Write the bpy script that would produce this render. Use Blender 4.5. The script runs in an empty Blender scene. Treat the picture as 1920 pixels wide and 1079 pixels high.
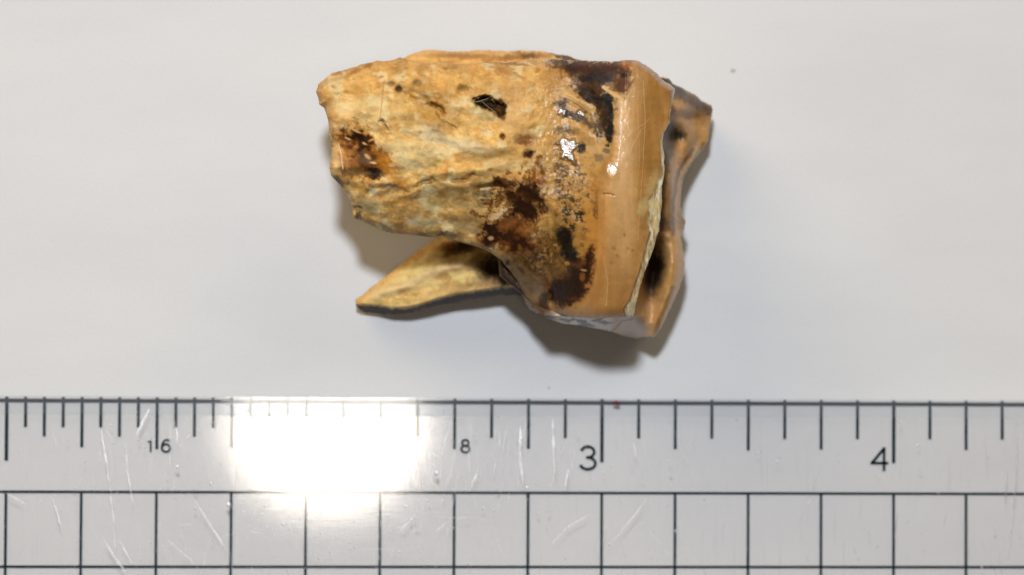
import bpy, math, random
import numpy as np
from mathutils import Matrix, Vector

# ------------------------------------------------------------------ camera, light, exposure (1 unit = 1 cm)
SC = bpy.context.scene
COL = SC.collection
SC.unit_settings.system = 'METRIC'
SC.unit_settings.scale_length = 0.01
K = 0.004635                      # cm that one pixel of the photograph spans at paper level
CAM_Z = 24.0
RX, RY, LENS = 0.0266391, -0.0639213, 98.2295
ROT = np.array(Matrix.Rotation(RY, 3, 'Y') @ Matrix.Rotation(RX, 3, 'X'))

cam_data = bpy.data.cameras.new('camera')
cam = bpy.data.objects.new('camera', cam_data)
COL.objects.link(cam)
cam.matrix_world = Matrix.Translation((0, 0, CAM_Z)) @ (Matrix.Rotation(RY, 4, 'Y') @ Matrix.Rotation(RX, 4, 'X'))
cam_data.lens = LENS
cam_data.sensor_width = 36
cam_data.clip_start = 0.1
cam_data.clip_end = 500
cam_data.dof.use_dof = True
cam_data.dof.focus_distance = 22.2
cam_data.dof.aperture_fstop = 0.32
SC.camera = cam

world = bpy.data.worlds.new('World')
SC.world = world
world.use_nodes = True
bg = world.node_tree.nodes['Background']
bg.inputs['Color'].default_value = (1.0, 0.66, 0.38, 1)
bg.inputs['Strength'].default_value = 0.014

def lamp(name, loc, target, sx, sy, energy, color, shape='ELLIPSE'):
    d = bpy.data.lights.new(name, 'AREA')
    d.shape = shape; d.size = sx; d.size_y = sy
    d.energy = energy; d.color = color
    o = bpy.data.objects.new(name, d)
    o.location = loc
    o.rotation_euler = (Vector(target) - Vector(loc)).to_track_quat('-Z', 'Y').to_euler()
    COL.objects.link(o)
    return o
KEY = (-0.6, 5.75, 24.0)
lamp('key_lamp', KEY, (1.5, 0.6, 0), 1.5, 1.5, 3990, (0.84, 0.905, 0.99))
lamp('overhead_lamp', (-0.15, -1.46, 40.0), (0.0, -0.4, 0), 4.4, 3.9, 940, (1.0, 0.89, 0.76))
lamp('desk_lamp', (-35.0, 41.0, 41.0), (1.5, 0.6, 0), 38, 38, 13600, (1.0, 0.77, 0.46))
lamp('added_fill_lamp', (34.0, 50.0, 50.0), (1.5, 0.6, 0), 50, 50, 8500, (1.0, 0.84, 0.60))  # unseen warm fill, added to lighten the tooth's right side

SC.view_settings.view_transform = 'Standard'
SC.view_settings.look = 'None'
SC.view_settings.gamma = 1
SC.view_settings.exposure = 0
SC.view_settings.use_curve_mapping = False
SC.cycles.sample_clamp_indirect = 4

# ------------------------------------------------------------------ helpers
def unproj(px, py, z):
    """photograph pixel + height above the paper (cm) -> world point"""
    px = np.asarray(px, float); py = np.asarray(py, float); z = np.asarray(z, float)
    px, py, z = np.broadcast_arrays(px, py, z)
    d = np.stack([(px - 960) / 1920 * 36 / LENS, -(py - 539.5) / 1920 * 36 / LENS, -np.ones_like(px)], -1) @ ROT.T
    t = (CAM_Z - z) / -d[..., 2]
    return np.stack([d[..., 0] * t, d[..., 1] * t, z], -1)

def srgb(r, g, b):
    f = lambda c: (c / 255 / 12.92) if c / 255 <= 0.04045 else ((c / 255 + 0.055) / 1.055) ** 2.4
    return (f(r), f(g), f(b))

_rng = np.random.RandomState(11)
_PERM = _rng.permutation(512)
_GRAD = _rng.uniform(0, 2 * np.pi, 512)
_GX, _GY = np.cos(_GRAD), np.sin(_GRAD)
def gnoise(x, y, seed=0):
    x = np.asarray(x, float) + seed * 17.31; y = np.asarray(y, float) - seed * 9.77
    xi = np.floor(x).astype(int); yi = np.floor(y).astype(int)
    xf = x - xi; yf = y - yi
    u = xf * xf * xf * (xf * (xf * 6 - 15) + 10); v = yf * yf * yf * (yf * (yf * 6 - 15) + 10)
    def g(ix, iy, dx, dy):
        h = _PERM[(_PERM[ix & 511] + iy) & 511]
        return _GX[h] * dx + _GY[h] * dy
    a = g(xi, yi, xf, yf); b = g(xi + 1, yi, xf - 1, yf)
    c = g(xi, yi + 1, xf, yf - 1); d = g(xi + 1, yi + 1, xf - 1, yf - 1)
    return ((a + (b - a) * u) * (1 - v) + (c + (d - c) * u) * v) * 1.5
def fbm(x, y, scale, octaves=4, seed=0, gain=0.55):
    s = 0; a = 1; n = 0
    for o in range(octaves):
        s = s + a * gnoise(x / scale * 2 ** o, y / scale * 2 ** o, seed + o * 3); n += a; a *= gain
    return s / n
def sstep(a, b, x):
    t = np.clip((x - a) / (b - a), 0, 1)
    return t * t * (3 - 2 * t)
def ell(x, y, cx, cy, rx, ry, ang=0):
    """normalised distance: 1 on the ellipse"""
    c, s = math.cos(math.radians(ang)), math.sin(math.radians(ang))
    dx, dy = x - cx, y - cy
    return np.sqrt(((dx * c + dy * s) / rx) ** 2 + ((-dx * s + dy * c) / ry) ** 2)
def gau(x, y, cx, cy, rx, ry, ang=0):
    return np.exp(-ell(x, y, cx, cy, rx, ry, ang) ** 2)
def seg_dist(x, y, pts):
    """distance to a polyline, and signed side"""
    best = np.full(np.shape(x), 1e9); side = np.zeros(np.shape(x))
    for (ax, ay), (bx, by) in zip(pts[:-1], pts[1:]):
        dx, dy = bx - ax, by - ay
        t = np.clip(((x - ax) * dx + (y - ay) * dy) / (dx * dx + dy * dy), 0, 1)
        d = np.hypot(x - ax - t * dx, y - ay - t * dy)
        sg = np.sign((x - ax) * dy - (y - ay) * dx)
        m = d < best
        best = np.where(m, d, best); side = np.where(m, sg, side)
    return best, side
def poly_sd(x, y, pts):
    """signed distance to a polygon, positive inside"""
    pts = list(pts)
    d, _ = seg_dist(x, y, pts + [pts[0]])
    inside = np.zeros(np.shape(x), bool)
    j = len(pts) - 1
    for i in range(len(pts)):
        (xi, yi), (xj, yj) = pts[i], pts[j]
        if yi != yj:
            inside ^= ((yi > y) != (yj > y)) & (x < (xj - xi) * (y - yi) / (yj - yi) + xi)
        j = i
    return np.where(inside, d, -d)

def link(name, mesh, mat, parent=None):
    o = bpy.data.objects.new(name, mesh)
    if mat: mesh.materials.append(mat)
    COL.objects.link(o)
    if parent: o.parent = parent
    return o
def mesh_np(name, verts, faces, smooth=True):
    me = bpy.data.meshes.new(name)
    verts = np.asarray(verts, np.float32); faces = np.asarray(faces, np.int32)
    me.vertices.add(len(verts)); me.vertices.foreach_set('co', verts.ravel())
    n = faces.shape[1]
    me.loops.add(faces.size); me.loops.foreach_set('vertex_index', faces.ravel())
    me.polygons.add(len(faces))
    me.polygons.foreach_set('loop_start', np.arange(0, faces.size, n, dtype=np.int32))
    me.polygons.foreach_set('loop_total', np.full(len(faces), n, np.int32))
    me.update(calc_edges=True)
    me.polygons.foreach_set('use_smooth', np.full(len(faces), smooth))
    return me
def node_mat(name):
    m = bpy.data.materials.new(name); m.use_nodes = True
    nt = m.node_tree; nt.nodes.clear()
    out = nt.nodes.new('ShaderNodeOutputMaterial')
    return m, nt, out
def N(nt, t, **kw):
    n = nt.nodes.new(t)
    for k, v in kw.items():
        if k in n.inputs.keys(): n.inputs[k].default_value = v
        else: setattr(n, k, v)
    return n

# ------------------------------------------------------------------ materials
def paper_material():
    m, nt, out = node_mat('paper_white')
    b = N(nt, 'ShaderNodeBsdfPrincipled', Roughness=0.75)
    tc = N(nt, 'ShaderNodeTexCoord')
    n1 = N(nt, 'ShaderNodeTexNoise', Scale=0.9, Detail=4.0)
    n2 = N(nt, 'ShaderNodeTexNoise', Scale=60.0, Detail=5.0)
    mp = N(nt, 'ShaderNodeMapping'); mp.inputs['Scale'].default_value = (0.6, 1.6, 1)
    nt.links.new(tc.outputs['Object'], mp.inputs['Vector'])
    nt.links.new(mp.outputs['Vector'], n1.inputs['Vector']); nt.links.new(tc.outputs['Object'], n2.inputs['Vector'])
    r = N(nt, 'ShaderNodeValToRGB')
    r.color_ramp.elements[0].position = 0.3; r.color_ramp.elements[0].color = (0.775, 0.775, 0.785, 1)
    r.color_ramp.elements[1].position = 0.7; r.color_ramp.elements[1].color = (0.825, 0.825, 0.825, 1)
    nt.links.new(n1.outputs['Fac'], r.inputs['Fac'])
    mx = N(nt, 'ShaderNodeMix', data_type='RGBA', blend_type='MULTIPLY'); mx.inputs['Factor'].default_value = 1
    r2 = N(nt, 'ShaderNodeValToRGB')
    r2.color_ramp.elements[0].color = (0.93, 0.93, 0.93, 1); r2.color_ramp.elements[1].color = (1, 1, 1, 1)
    r2.color_ramp.elements[0].position = 0.25; r2.color_ramp.elements[1].position = 0.6
    nt.links.new(n2.outputs['Fac'], r2.inputs['Fac'])
    nt.links.new(r.outputs['Color'], mx.inputs['A']); nt.links.new(r2.outputs['Color'], mx.inputs['B'])
    nt.links.new(mx.outputs['Result'], b.inputs['Base Color'])
    bp = N(nt, 'ShaderNodeBump', Strength=0.3, Distance=0.004)
    nt.links.new(n2.outputs['Fac'], bp.inputs['Height']); nt.links.new(bp.outputs['Normal'], b.inputs['Normal'])
    nt.links.new(b.outputs['BSDF'], out.inputs['Surface'])
    return m

def tooth_material(name, rough_scale=1.0, bump=1.0, sss=0.25, spec=0.5, coat=0.0):
    """pigment and wetness are per-vertex; grain, fine relief and mottling come from nodes"""
    m, nt, out = node_mat(name)
    b = N(nt, 'ShaderNodeBsdfPrincipled')
    b.inputs['IOR'].default_value = 1.5
    b.inputs['Specular IOR Level'].default_value = spec
    b.inputs['Subsurface Weight'].default_value = sss
    b.inputs['Subsurface Radius'].default_value = (1.0, 0.55, 0.25)
    b.inputs['Subsurface Scale'].default_value = 0.035
    b.inputs['Coat Weight'].default_value = coat; b.inputs['Coat Roughness'].default_value = 0.38
    at = N(nt, 'ShaderNodeAttribute', attribute_name='pigment')
    wt = N(nt, 'ShaderNodeAttribute', attribute_name='wet')
    tc = N(nt, 'ShaderNodeTexCoord')
    n1 = N(nt, 'ShaderNodeTexNoise', Scale=14.0, Detail=7.0, Roughness=0.6)
    nt.links.new(tc.outputs['Object'], n1.inputs['Vector'])
    rr = N(nt, 'ShaderNodeValToRGB')
    rr.color_ramp.elements[0].position = 0.28; rr.color_ramp.elements[0].color = (0.80, 0.73, 0.64, 1)
    rr.color_ramp.elements[1].position = 0.62; rr.color_ramp.elements[1].color = (1.06, 1.06, 1.04, 1)
    nt.links.new(n1.outputs['Fac'], rr.inputs['Fac'])
    mx = N(nt, 'ShaderNodeMix', data_type='RGBA', blend_type='MULTIPLY')
    fac = N(nt, 'ShaderNodeMath', operation='SUBTRACT'); fac.inputs[0].default_value = 1.0; fac.use_clamp = True
    nt.links.new(wt.outputs['Fac'], fac.inputs[1])
    fm = N(nt, 'ShaderNodeMath', operation='MULTIPLY_ADD'); fm.inputs[1].default_value = 0.6; fm.inputs[2].default_value = 0.25
    nt.links.new(fac.outputs[0], fm.inputs[0]); nt.links.new(fm.outputs[0], mx.inputs['Factor'])
    nt.links.new(at.outputs['Color'], mx.inputs['A']); nt.links.new(rr.outputs['Color'], mx.inputs['B'])
    nt.links.new(mx.outputs['Result'], b.inputs['Base Color'])
    sl = N(nt, 'ShaderNodeMapRange'); sl.inputs['To Min'].default_value = 0.10; sl.inputs['To Max'].default_value = spec + 0.1; sl.inputs['From Max'].default_value = 0.6
    nt.links.new(wt.outputs['Fac'], sl.inputs['Value']); nt.links.new(sl.outputs['Result'], b.inputs['Specular IOR Level'])
    # roughness: dry bone 0.6, polished enamel 0.2
    n2 = N(nt, 'ShaderNodeTexNoise', Scale=35.0, Detail=4.0)
    nt.links.new(tc.outputs['Object'], n2.inputs['Vector'])
    mr = N(nt, 'ShaderNodeMapRange'); mr.inputs['To Min'].default_value = 0.62 * rough_scale; mr.inputs['To Max'].default_value = 0.20 * rough_scale
    nt.links.new(wt.outputs['Fac'], mr.inputs['Value'])
    ad = N(nt, 'ShaderNodeMath', operation='MULTIPLY_ADD'); ad.inputs[1].default_value = 0.22
    nt.links.new(n2.outputs['Fac'], ad.inputs[0]); nt.links.new(mr.outputs['Result'], ad.inputs[2])
    sb = N(nt, 'ShaderNodeMath', operation='SUBTRACT'); sb.inputs[1].default_value = 0.11; sb.use_clamp = True
    nt.links.new(ad.outputs[0], sb.inputs[0]); nt.links.new(sb.outputs[0], b.inputs['Roughness'])
    # fine relief
    n3 = N(nt, 'ShaderNodeTexNoise', Scale=14.0, Detail=8.0, Roughness=0.62)
    n4 = N(nt, 'ShaderNodeTexVoronoi', Scale=26.0)
    for n in (n3, n4): nt.links.new(tc.outputs['Object'], n.inputs['Vector'])
    s = N(nt, 'ShaderNodeMath', operation='MULTIPLY_ADD'); s.inputs[1].default_value = 0.22
    nt.links.new(n4.outputs['Distance'], s.inputs[0]); nt.links.new(n3.outputs['Fac'], s.inputs[2])
    st = N(nt, 'ShaderNodeMapRange'); st.inputs['To Min'].default_value = 0.75 * bump; st.inputs['To Max'].default_value = 0.06 * bump
    nt.links.new(wt.outputs['Fac'], st.inputs['Value'])
    bp = N(nt, 'ShaderNodeBump', Distance=0.03)
    nt.links.new(st.outputs['Result'], bp.inputs['Strength'])
    nt.links.new(s.outputs[0], bp.inputs['Height']); nt.links.new(bp.outputs['Normal'], b.inputs['Normal'])
    nt.links.new(b.outputs['BSDF'], out.inputs['Surface'])
    return m

def acrylic_material():
    m, nt, out = node_mat('clear_acrylic')
    tr = N(nt, 'ShaderNodeBsdfTransparent'); tr.inputs['Color'].default_value = (0.996, 0.994, 0.996, 1)
    gl = N(nt, 'ShaderNodeBsdfGlossy', Roughness=0.05)
    g2 = N(nt, 'ShaderNodeBsdfGlossy', Roughness=0.30)
    fr = N(nt, 'ShaderNodeFresnel', IOR=1.49)
    ge = N(nt, 'ShaderNodeNewGeometry'); io = N(nt, 'ShaderNodeMapRange')
    io.inputs['To Min'].default_value = 1.49; io.inputs['To Max'].default_value = 1 / 1.49
    nt.links.new(ge.outputs['Backfacing'], io.inputs['Value']); nt.links.new(io.outputs['Result'], fr.inputs['IOR'])
    tc = N(nt, 'ShaderNodeTexCoord')
    # hairline wear: stretched noise at two angles
    masks = []
    for ang, sx, sy, lo, hi in ((8, 26, 1.1, 0.66, 0.74), (-28, 30, 1.4, 0.69, 0.77), (86, 36, 0.9, 0.64, 0.78)):
        mp = N(nt, 'ShaderNodeMapping'); mp.inputs['Rotation'].default_value = (0, 0, math.radians(ang)); mp.inputs['Scale'].default_value = (sx, sy, 1)
        nz = N(nt, 'ShaderNodeTexNoise', Scale=1.0, Detail=2.0)
        r = N(nt, 'ShaderNodeMapRange'); r.inputs['From Min'].default_value = lo; r.inputs['From Max'].default_value = hi
        nt.links.new(tc.outputs['Object'], mp.inputs['Vector']); nt.links.new(mp.outputs['Vector'], nz.inputs['Vector'])
        nt.links.new(nz.outputs['Fac'], r.inputs['Value']); masks.append(r)
    a1 = N(nt, 'ShaderNodeMath', operation='ADD'); a2 = N(nt, 'ShaderNodeMath', operation='ADD')
    nt.links.new(masks[0].outputs[0], a1.inputs[0]); nt.links.new(masks[1].outputs[0], a1.inputs[1])
    nt.links.new(a1.outputs[0], a2.inputs[0]); nt.links.new(masks[2].outputs[0], a2.inputs[1])
    nb = N(nt, 'ShaderNodeTexNoise', Scale=55.0, Detail=3.0); nt.links.new(tc.outputs['Object'], nb.inputs['Vector'])
    bp = N(nt, 'ShaderNodeBump', Strength=0.09, Distance=0.002); nt.links.new(nb.outputs['Fac'], bp.inputs['Height'])
    nt.links.new(bp.outputs['Normal'], gl.inputs['Normal'])
    m1 = N(nt, 'ShaderNodeMixShader')
    nt.links.new(fr.outputs[0], m1.inputs[0]); nt.links.new(tr.outputs[0], m1.inputs[1]); nt.links.new(gl.outputs[0], m1.inputs[2])
    # worn haze: a little broad gloss everywhere, more on the hairlines
    w = N(nt, 'ShaderNodeMath', operation='MULTIPLY_ADD'); w.inputs[1].default_value = 0.045; w.inputs[2].default_value = 0.005
    nt.links.new(a2.outputs[0], w.inputs[0])
    m2 = N(nt, 'ShaderNodeMixShader')
    nt.links.new(w.outputs[0], m2.inputs[0]); nt.links.new(m1.outputs[0], m2.inputs[1]); nt.links.new(g2.outputs[0], m2.inputs[2])
    nt.links.new(m2.outputs[0], out.inputs['Surface'])
    return m

def frosted_material():
    m, nt, out = node_mat('sawn_acrylic_edge')
    tr = N(nt, 'ShaderNodeBsdfTransparent'); tr.inputs['Color'].default_value = (0.98, 0.985, 0.99, 1)
    df = N(nt, 'ShaderNodeBsdfDiffuse'); df.inputs['Color'].default_value = (0.86, 0.90, 0.97, 1)
    gl = N(nt, 'ShaderNodeBsdfGlossy', Roughness=0.06); gl.inputs['Color'].default_value = (0.9, 0.95, 1, 1)
    m1 = N(nt, 'ShaderNodeMixShader'); m1.inputs[0].default_value = 0.035
    nt.links.new(tr.outputs[0], m1.inputs[1]); nt.links.new(df.outputs[0], m1.inputs[2])
    m2 = N(nt, 'ShaderNodeMixShader'); m2.inputs[0].default_value = 0.05
    nt.links.new(m1.outputs[0], m2.inputs[1]); nt.links.new(gl.outputs[0], m2.inputs[2])
    nt.links.new(m2.outputs[0], out.inputs['Surface'])
    return m

def scratch_material(name, dens, rough=0.35):
    m, nt, out = node_mat(name)
    tr = N(nt, 'ShaderNodeBsdfTransparent')
    df = N(nt, 'ShaderNodeBsdfDiffuse'); df.inputs['Color'].default_value = (0.93, 0.94, 0.97, 1)
    gl = N(nt, 'ShaderNodeBsdfGlossy', Roughness=rough)
    m0 = N(nt, 'ShaderNodeMixShader'); m0.inputs[0].default_value = 0.6
    nt.links.new(df.outputs[0], m0.inputs[1]); nt.links.new(gl.outputs[0], m0.inputs[2])
    tc = N(nt, 'ShaderNodeTexCoord'); nz = N(nt, 'ShaderNodeTexNoise', Scale=12.0, Detail=3.0)
    nt.links.new(tc.outputs['Object'], nz.inputs['Vector'])
    mr = N(nt, 'ShaderNodeMapRange'); mr.inputs['From Min'].default_value = 0.3; mr.inputs['From Max'].default_value = 0.7
    mr.inputs['To Min'].default_value = dens * 0.25; mr.inputs['To Max'].default_value = dens
    nt.links.new(nz.outputs['Fac'], mr.inputs['Value'])
    m1 = N(nt, 'ShaderNodeMixShader'); nt.links.new(mr.outputs[0], m1.inputs[0])
    nt.links.new(tr.outputs[0], m1.inputs[1]); nt.links.new(m0.outputs[0], m1.inputs[2])
    nt.links.new(m1.outputs[0], out.inputs['Surface'])
    return m

def ink_material(name, c, rough=0.5):
    m, nt, out = node_mat(name)
    b = N(nt, 'ShaderNodeBsdfPrincipled', Roughness=rough)
    b.inputs['Specular IOR Level'].default_value = 0.1
    tc = N(nt, 'ShaderNodeTexCoord'); nz = N(nt, 'ShaderNodeTexNoise', Scale=18.0, Detail=5.0)
    nt.links.new(tc.outputs['Object'], nz.inputs['Vector'])
    r = N(nt, 'ShaderNodeValToRGB')
    r.color_ramp.elements[0].position = 0.35; r.color_ramp.elements[0].color = (*[v * 0.7 for v in c], 1)
    r.color_ramp.elements[1].position = 0.7; r.color_ramp.elements[1].color = (*[min(1, v * 1.35 + 0.002) for v in c], 1)
    nt.links.new(nz.outputs['Fac'], r.inputs['Fac']); nt.links.new(r.outputs['Color'], b.inputs['Base Color'])
    nt.links.new(b.outputs['BSDF'], out.inputs['Surface'])
    return m

M_PAPER = paper_material()
M_ROOT = tooth_material('root_cementum', bump=0.5, spec=0.35)
M_ENAMEL = tooth_material('enamel', bump=0.35, coat=0.22, sss=0.4)
M_ACRYLIC = acrylic_material()
M_FROST = frosted_material()
M_INK = ink_material('blue_black_ink', (0.005, 0.020, 0.031))
M_EDGEINK = ink_material('violet_black_ink', (0.010, 0.010, 0.022))

# ------------------------------------------------------------------ the paper
me = mesh_np('paper_sheet', [(-14, -12, -0.02), (18, -12, -0.02), (18, 14, -0.02), (-14, 14, -0.02),
                       (-14, -12, 0), (18, -12, 0), (18, 14, 0), (-14, 14, 0)],
             [(3, 2, 1, 0), (4, 5, 6, 7), (0, 1, 5, 4), (1, 2, 6, 5), (2, 3, 7, 6), (3, 0, 4, 7)], smooth=False)
paper = link('paper', me, M_PAPER)
paper['kind'] = 'structure'
paper['label'] = 'white sheet of paper lying under the tooth and the ruler'
M_SPECK = ink_material('dust_brown', (0.60, 0.53, 0.51))
rnd = random.Random(4)
def flat_blob(cx, cy, rx, ry, z, n=14, jit=0.25, rise=0.006, seed=1):
    r = random.Random(seed)
    vs = []; p0 = unproj(cx, cy, z)
    for k in range(n):
        a = 2 * math.pi * k / n; q = 1 + r.uniform(-jit, jit)
        w = unproj(cx + rx * q * math.cos(a), cy + ry * q * math.sin(a), z)
        vs.append(w)
    top = [p0 + (v - p0) * 0.55 + np.array([0, 0, rise]) for v in vs]
    verts = vs + top + [p0 + np.array([0, 0, rise * 1.2])]
    f = [(k, k + n, (k + 1) % n + n) for k in range(n)] + [(k, (k + 1) % n + n, (k + 1) % n) for k in range(n)] + \
        [(k + n, 2 * n, (k + 1) % n + n) for k in range(n)]
    return verts, [t[::-1] for t in f]
for i, (x, y, r) in enumerate([(1374, 133, 5), (1029, 728, 2.4)]):
    v, f = flat_blob(x, y, r, r * 0.85, 0.001, seed=i, rise=0.004)
    link('speck', mesh_np('speck', v, f), M_SPECK, paper)

# ------------------------------------------------------------------ the ruler
RX0, RY0, RTH, EDGE = 1.52189123, -1.12388983, -0.00513922706, 0.773628
def rp(inch, v, z):           # inches along the ruler, cm across it (0 = first grid line, + towards the edge)
    u = (inch - 2.69) * 2.54
    return np.array([RX0 + u * math.cos(RTH) - v * math.sin(RTH), RY0 + u * math.sin(RTH) + v * math.cos(RTH), z])
ZB, ZT, ZI = 0.016, 0.28, 0.010
ruler = bpy.data.objects.new('ruler', None); COL.objects.link(ruler)
ruler['label'] = 'clear scratched acrylic ruler with black inch marks and a quarter-inch grid below the tooth'
ruler['category'] = 'ruler'
I0, I1 = -0.5, 6.5
V_OUT, V_WALL, V_BEV, V_LOW = EDGE + 0.040, EDGE - 0.022, EDGE - 0.116, -4.3
def prism(name, prof, mat, parent, skip=()):
    """(v, z) profile swept along the ruler"""
    n = len(prof)
    vs = [rp(I0, v, z) for v, z in prof] + [rp(I1, v, z) for v, z in prof]
    me = bpy.data.meshes.new(name)
    f = [tuple(range(n))[::-1], tuple(range(n, 2 * n))] + [(k, (k + 1) % n, (k + 1) % n + n, k + n) for k in range(n) if k not in skip]
    me.from_pydata([tuple(v) for v in vs], [], f); me.update()
    return link(name, me, mat, parent)
prism('clear_body', [(V_BEV - 0.002, ZB), (V_BEV - 0.002, ZT), (V_LOW, ZT), (V_LOW, ZB)], M_ACRYLIC, ruler, skip=(0,))
prism('bevelled_edge', [(V_OUT, ZB), (V_WALL, ZT - 0.012), (V_BEV, ZT - 0.003), (V_BEV, ZB)], M_FROST, ruler, skip=(2,))

def ribbon(pts, w, z, closed=False, caps=True):
    """flat printed stroke through (inch, v) points, width w cm"""
    P = np.array([rp(a, b, z)[:2] for a, b in pts])
    n = len(P)
    T = np.zeros_like(P)
    for k in range(n):
        a = P[k - 1] if (k > 0 or closed) else P[k]
        b = P[(k + 1) % n] if (k < n - 1 or closed) else P[k]
        T[k] = (b - a) / (np.linalg.norm(b - a) + 1e-9)
    if caps and not closed:
        P[0] -= T[0] * w * 0.3; P[-1] += T[-1] * w * 0.3
    ww = np.full(n, w / 2) if np.isscalar(w) else np.asarray(w) / 2
    Nn = np.stack([-T[:, 1], T[:, 0]], 1) * ww[:, None]
    vs = [(*p, z) for p in P + Nn] + [(*p, z) for p in P - Nn]
    m = n if closed else n - 1
    f = [(k, k + n, (k + 1) % n + n, (k + 1) % n) for k in range(m)]
    return vs, f
def add_ribbon(name, strokes, z, mat, parent, **kw):
    vs, fs = [], []
    for pts, w, closed in strokes:
        v, f = ribbon(pts, w, z, closed)
        fs += [tuple(i + len(vs) for i in q) for q in f]; vs += v
    me = bpy.data.meshes.new(name); me.from_pydata([tuple(map(float, v)) for v in vs], [], fs); me.update()
    return link(name, me, mat, parent)

PXC = 0.00459                       # cm per photograph pixel at ruler height
def bar(name, i0, i1, v0, v1, z, mat):
    q = [rp(i0, v0, z), rp(i1, v0, z), rp(i1, v1, z), rp(i0, v1, z)]
    me = bpy.data.meshes.new(name); me.from_pydata([tuple(v) for v in q], [], [(0, 1, 2, 3)]); me.update()
    return link(name, me, mat, ruler)
def tick(inch, y_end, w):
    v_end = EDGE - (y_end - 755) * PXC
    hw = w * PXC / 2 / 2.54
    bar('tick_mark', inch - hw, inch + hw, v_end, EDGE + 0.034, ZI, M_INK)
for k in range(-8, 17):             # sixteenths from 1/2 to 2
    i = 1 + k / 16
    tick(i, 866 if k % 16 == 0 else 844 if k % 8 == 0 else 841 if k % 4 == 0 else 821 if k % 2 == 0 else 804, 6.6 if k % 16 == 0 else 5.7)
for k in range(1, 33):              # eighths from 2 on
    i = 2 + k / 8
    tick(i, 866 if k % 8 == 0 else 843 if k % 4 == 0 else 841 if k % 2 == 0 else 821, 6.6 if k % 8 == 0 else 5.7)
bar('edge_line', I0 + 0.01, I1 - 0.01, EDGE - 0.016, EDGE + 0.018, ZI - 0.003, M_EDGEINK)
for r in range(0, 6):
    v = -r * 0.635
    bar('grid_line', I0 + 0.01, I1 - 0.01, v - 0.0115, v + 0.0115, ZI - 0.003, M_INK)
for k in range(-1, 21):
    i = 1 + k / 4
    bar('grid_line', i - 0.0047, i + 0.0047, -3.2, 0, ZI, M_INK)

def pxr(px, py):                    # photograph pixel at the ink level -> (inch, v)
    w = unproj(px, py, ZI)
    d = w[:2] - np.array([RX0, RY0])
    u = d[0] * math.cos(RTH) + d[1] * math.sin(RTH); v = -d[0] * math.sin(RTH) + d[1] * math.cos(RTH)
    return (u / 2.54 + 2.69, v)
def arc(cx, cy, rx, ry, a0, a1, n=22):
    return [(cx + rx * math.cos(math.radians(a0 + (a1 - a0) * k / (n - 1))), cy + ry * math.sin(math.radians(a0 + (a1 - a0) * k / (n - 1)))) for k in range(n)]
def numeral(strokes, w):
    add_ribbon('numeral', [([pxr(*p) for p in s], w * PXC, c) for s, c in strokes], ZI + 0.002, M_INK, ruler)
# 16 (the tick passes between its figures)
numeral([([(278, 829), (282.5, 825.5), (282.5, 847)], False)], 3.6)
numeral([(arc(311, 840.5, 7.6, 7.2, 0, 360, 24)[:-1], True), ([(316.5, 826.5), (312.5, 825), (308, 827), (304.8, 832), (303.4, 840)], False)], 4.2)
# 8
numeral([(arc(872.5, 831, 6.2, 5.6, 0, 360, 24)[:-1], True), (arc(872.5, 842.4, 7.6, 6.4, 0, 360, 24)[:-1], True)], 4.2)
# 3
numeral([(arc(1102, 848, 12, 10.2, 200, 440, 26)[:-1] + [(1100.5, 858.2)], False),
         ([(1100.5, 858.2), (1104, 858.4)] + arc(1102, 869.3, 14.2, 11, -78, 158, 26), False)], 5.6)
# 4
numeral([([(1657.5, 882), (1657.5, 840.5)], False), ([(1657.5, 841.5), (1646, 855), (1634.5, 868.8)], False), ([(1634, 868.8), (1664, 868.8)], False)], 5.4)

# red fleck caught on the ruler's edge
v, f = flat_blob(1155.5, 755.5, 7, 4, 0.17, seed=8, rise=0.03, jit=0.3)
fl = link('fleck', mesh_np('fleck', v, f), ink_material('red_fleck_paint', (0.20, 0.035, 0.045)))
fl['label'] = 'tiny dark red fleck sitting on the ruler edge just right of the 3 mark'; fl['category'] = 'fleck'

# scratches on the ruler's top face
ZS = ZT + 0.0015
def pts_top(pp):
    out = []
    for p in pp:
        w = unproj(p[0], p[1], ZS); d = w[:2] - np.array([RX0, RY0])
        u = d[0] * math.cos(RTH) + d[1] * math.sin(RTH); v = -d[0] * math.sin(RTH) + d[1] * math.cos(RTH)
        out.append((u / 2.54 + 2.69, v))
    return out
def scratch_set(name, items, dens):
    vs, fs = [], []
    for pts, w in items:
        n = 14
        t = np.linspace(0, 1, n); L = np.linspace(0, 1, len(pts))
        q = np.stack([np.interp(t, L, [p[0] for p in pts]), np.interp(t, L, [p[1] for p in pts])], 1)
        ww = w * np.sin(np.pi * np.clip(t, 0.02, 0.98)) ** 0.6 * PXC
        v, f = ribbon(pts_top(q), ww, ZS, caps=False)
        fs += [tuple(i + len(vs) for i in k) for k in f]; vs += v
    me = bpy.data.meshes.new(name); me.from_pydata([tuple(map(float, v)) for v in vs], [], fs); me.update()
    o = link(name, me, scratch_material(name + '_haze', dens), ruler); return o
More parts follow.
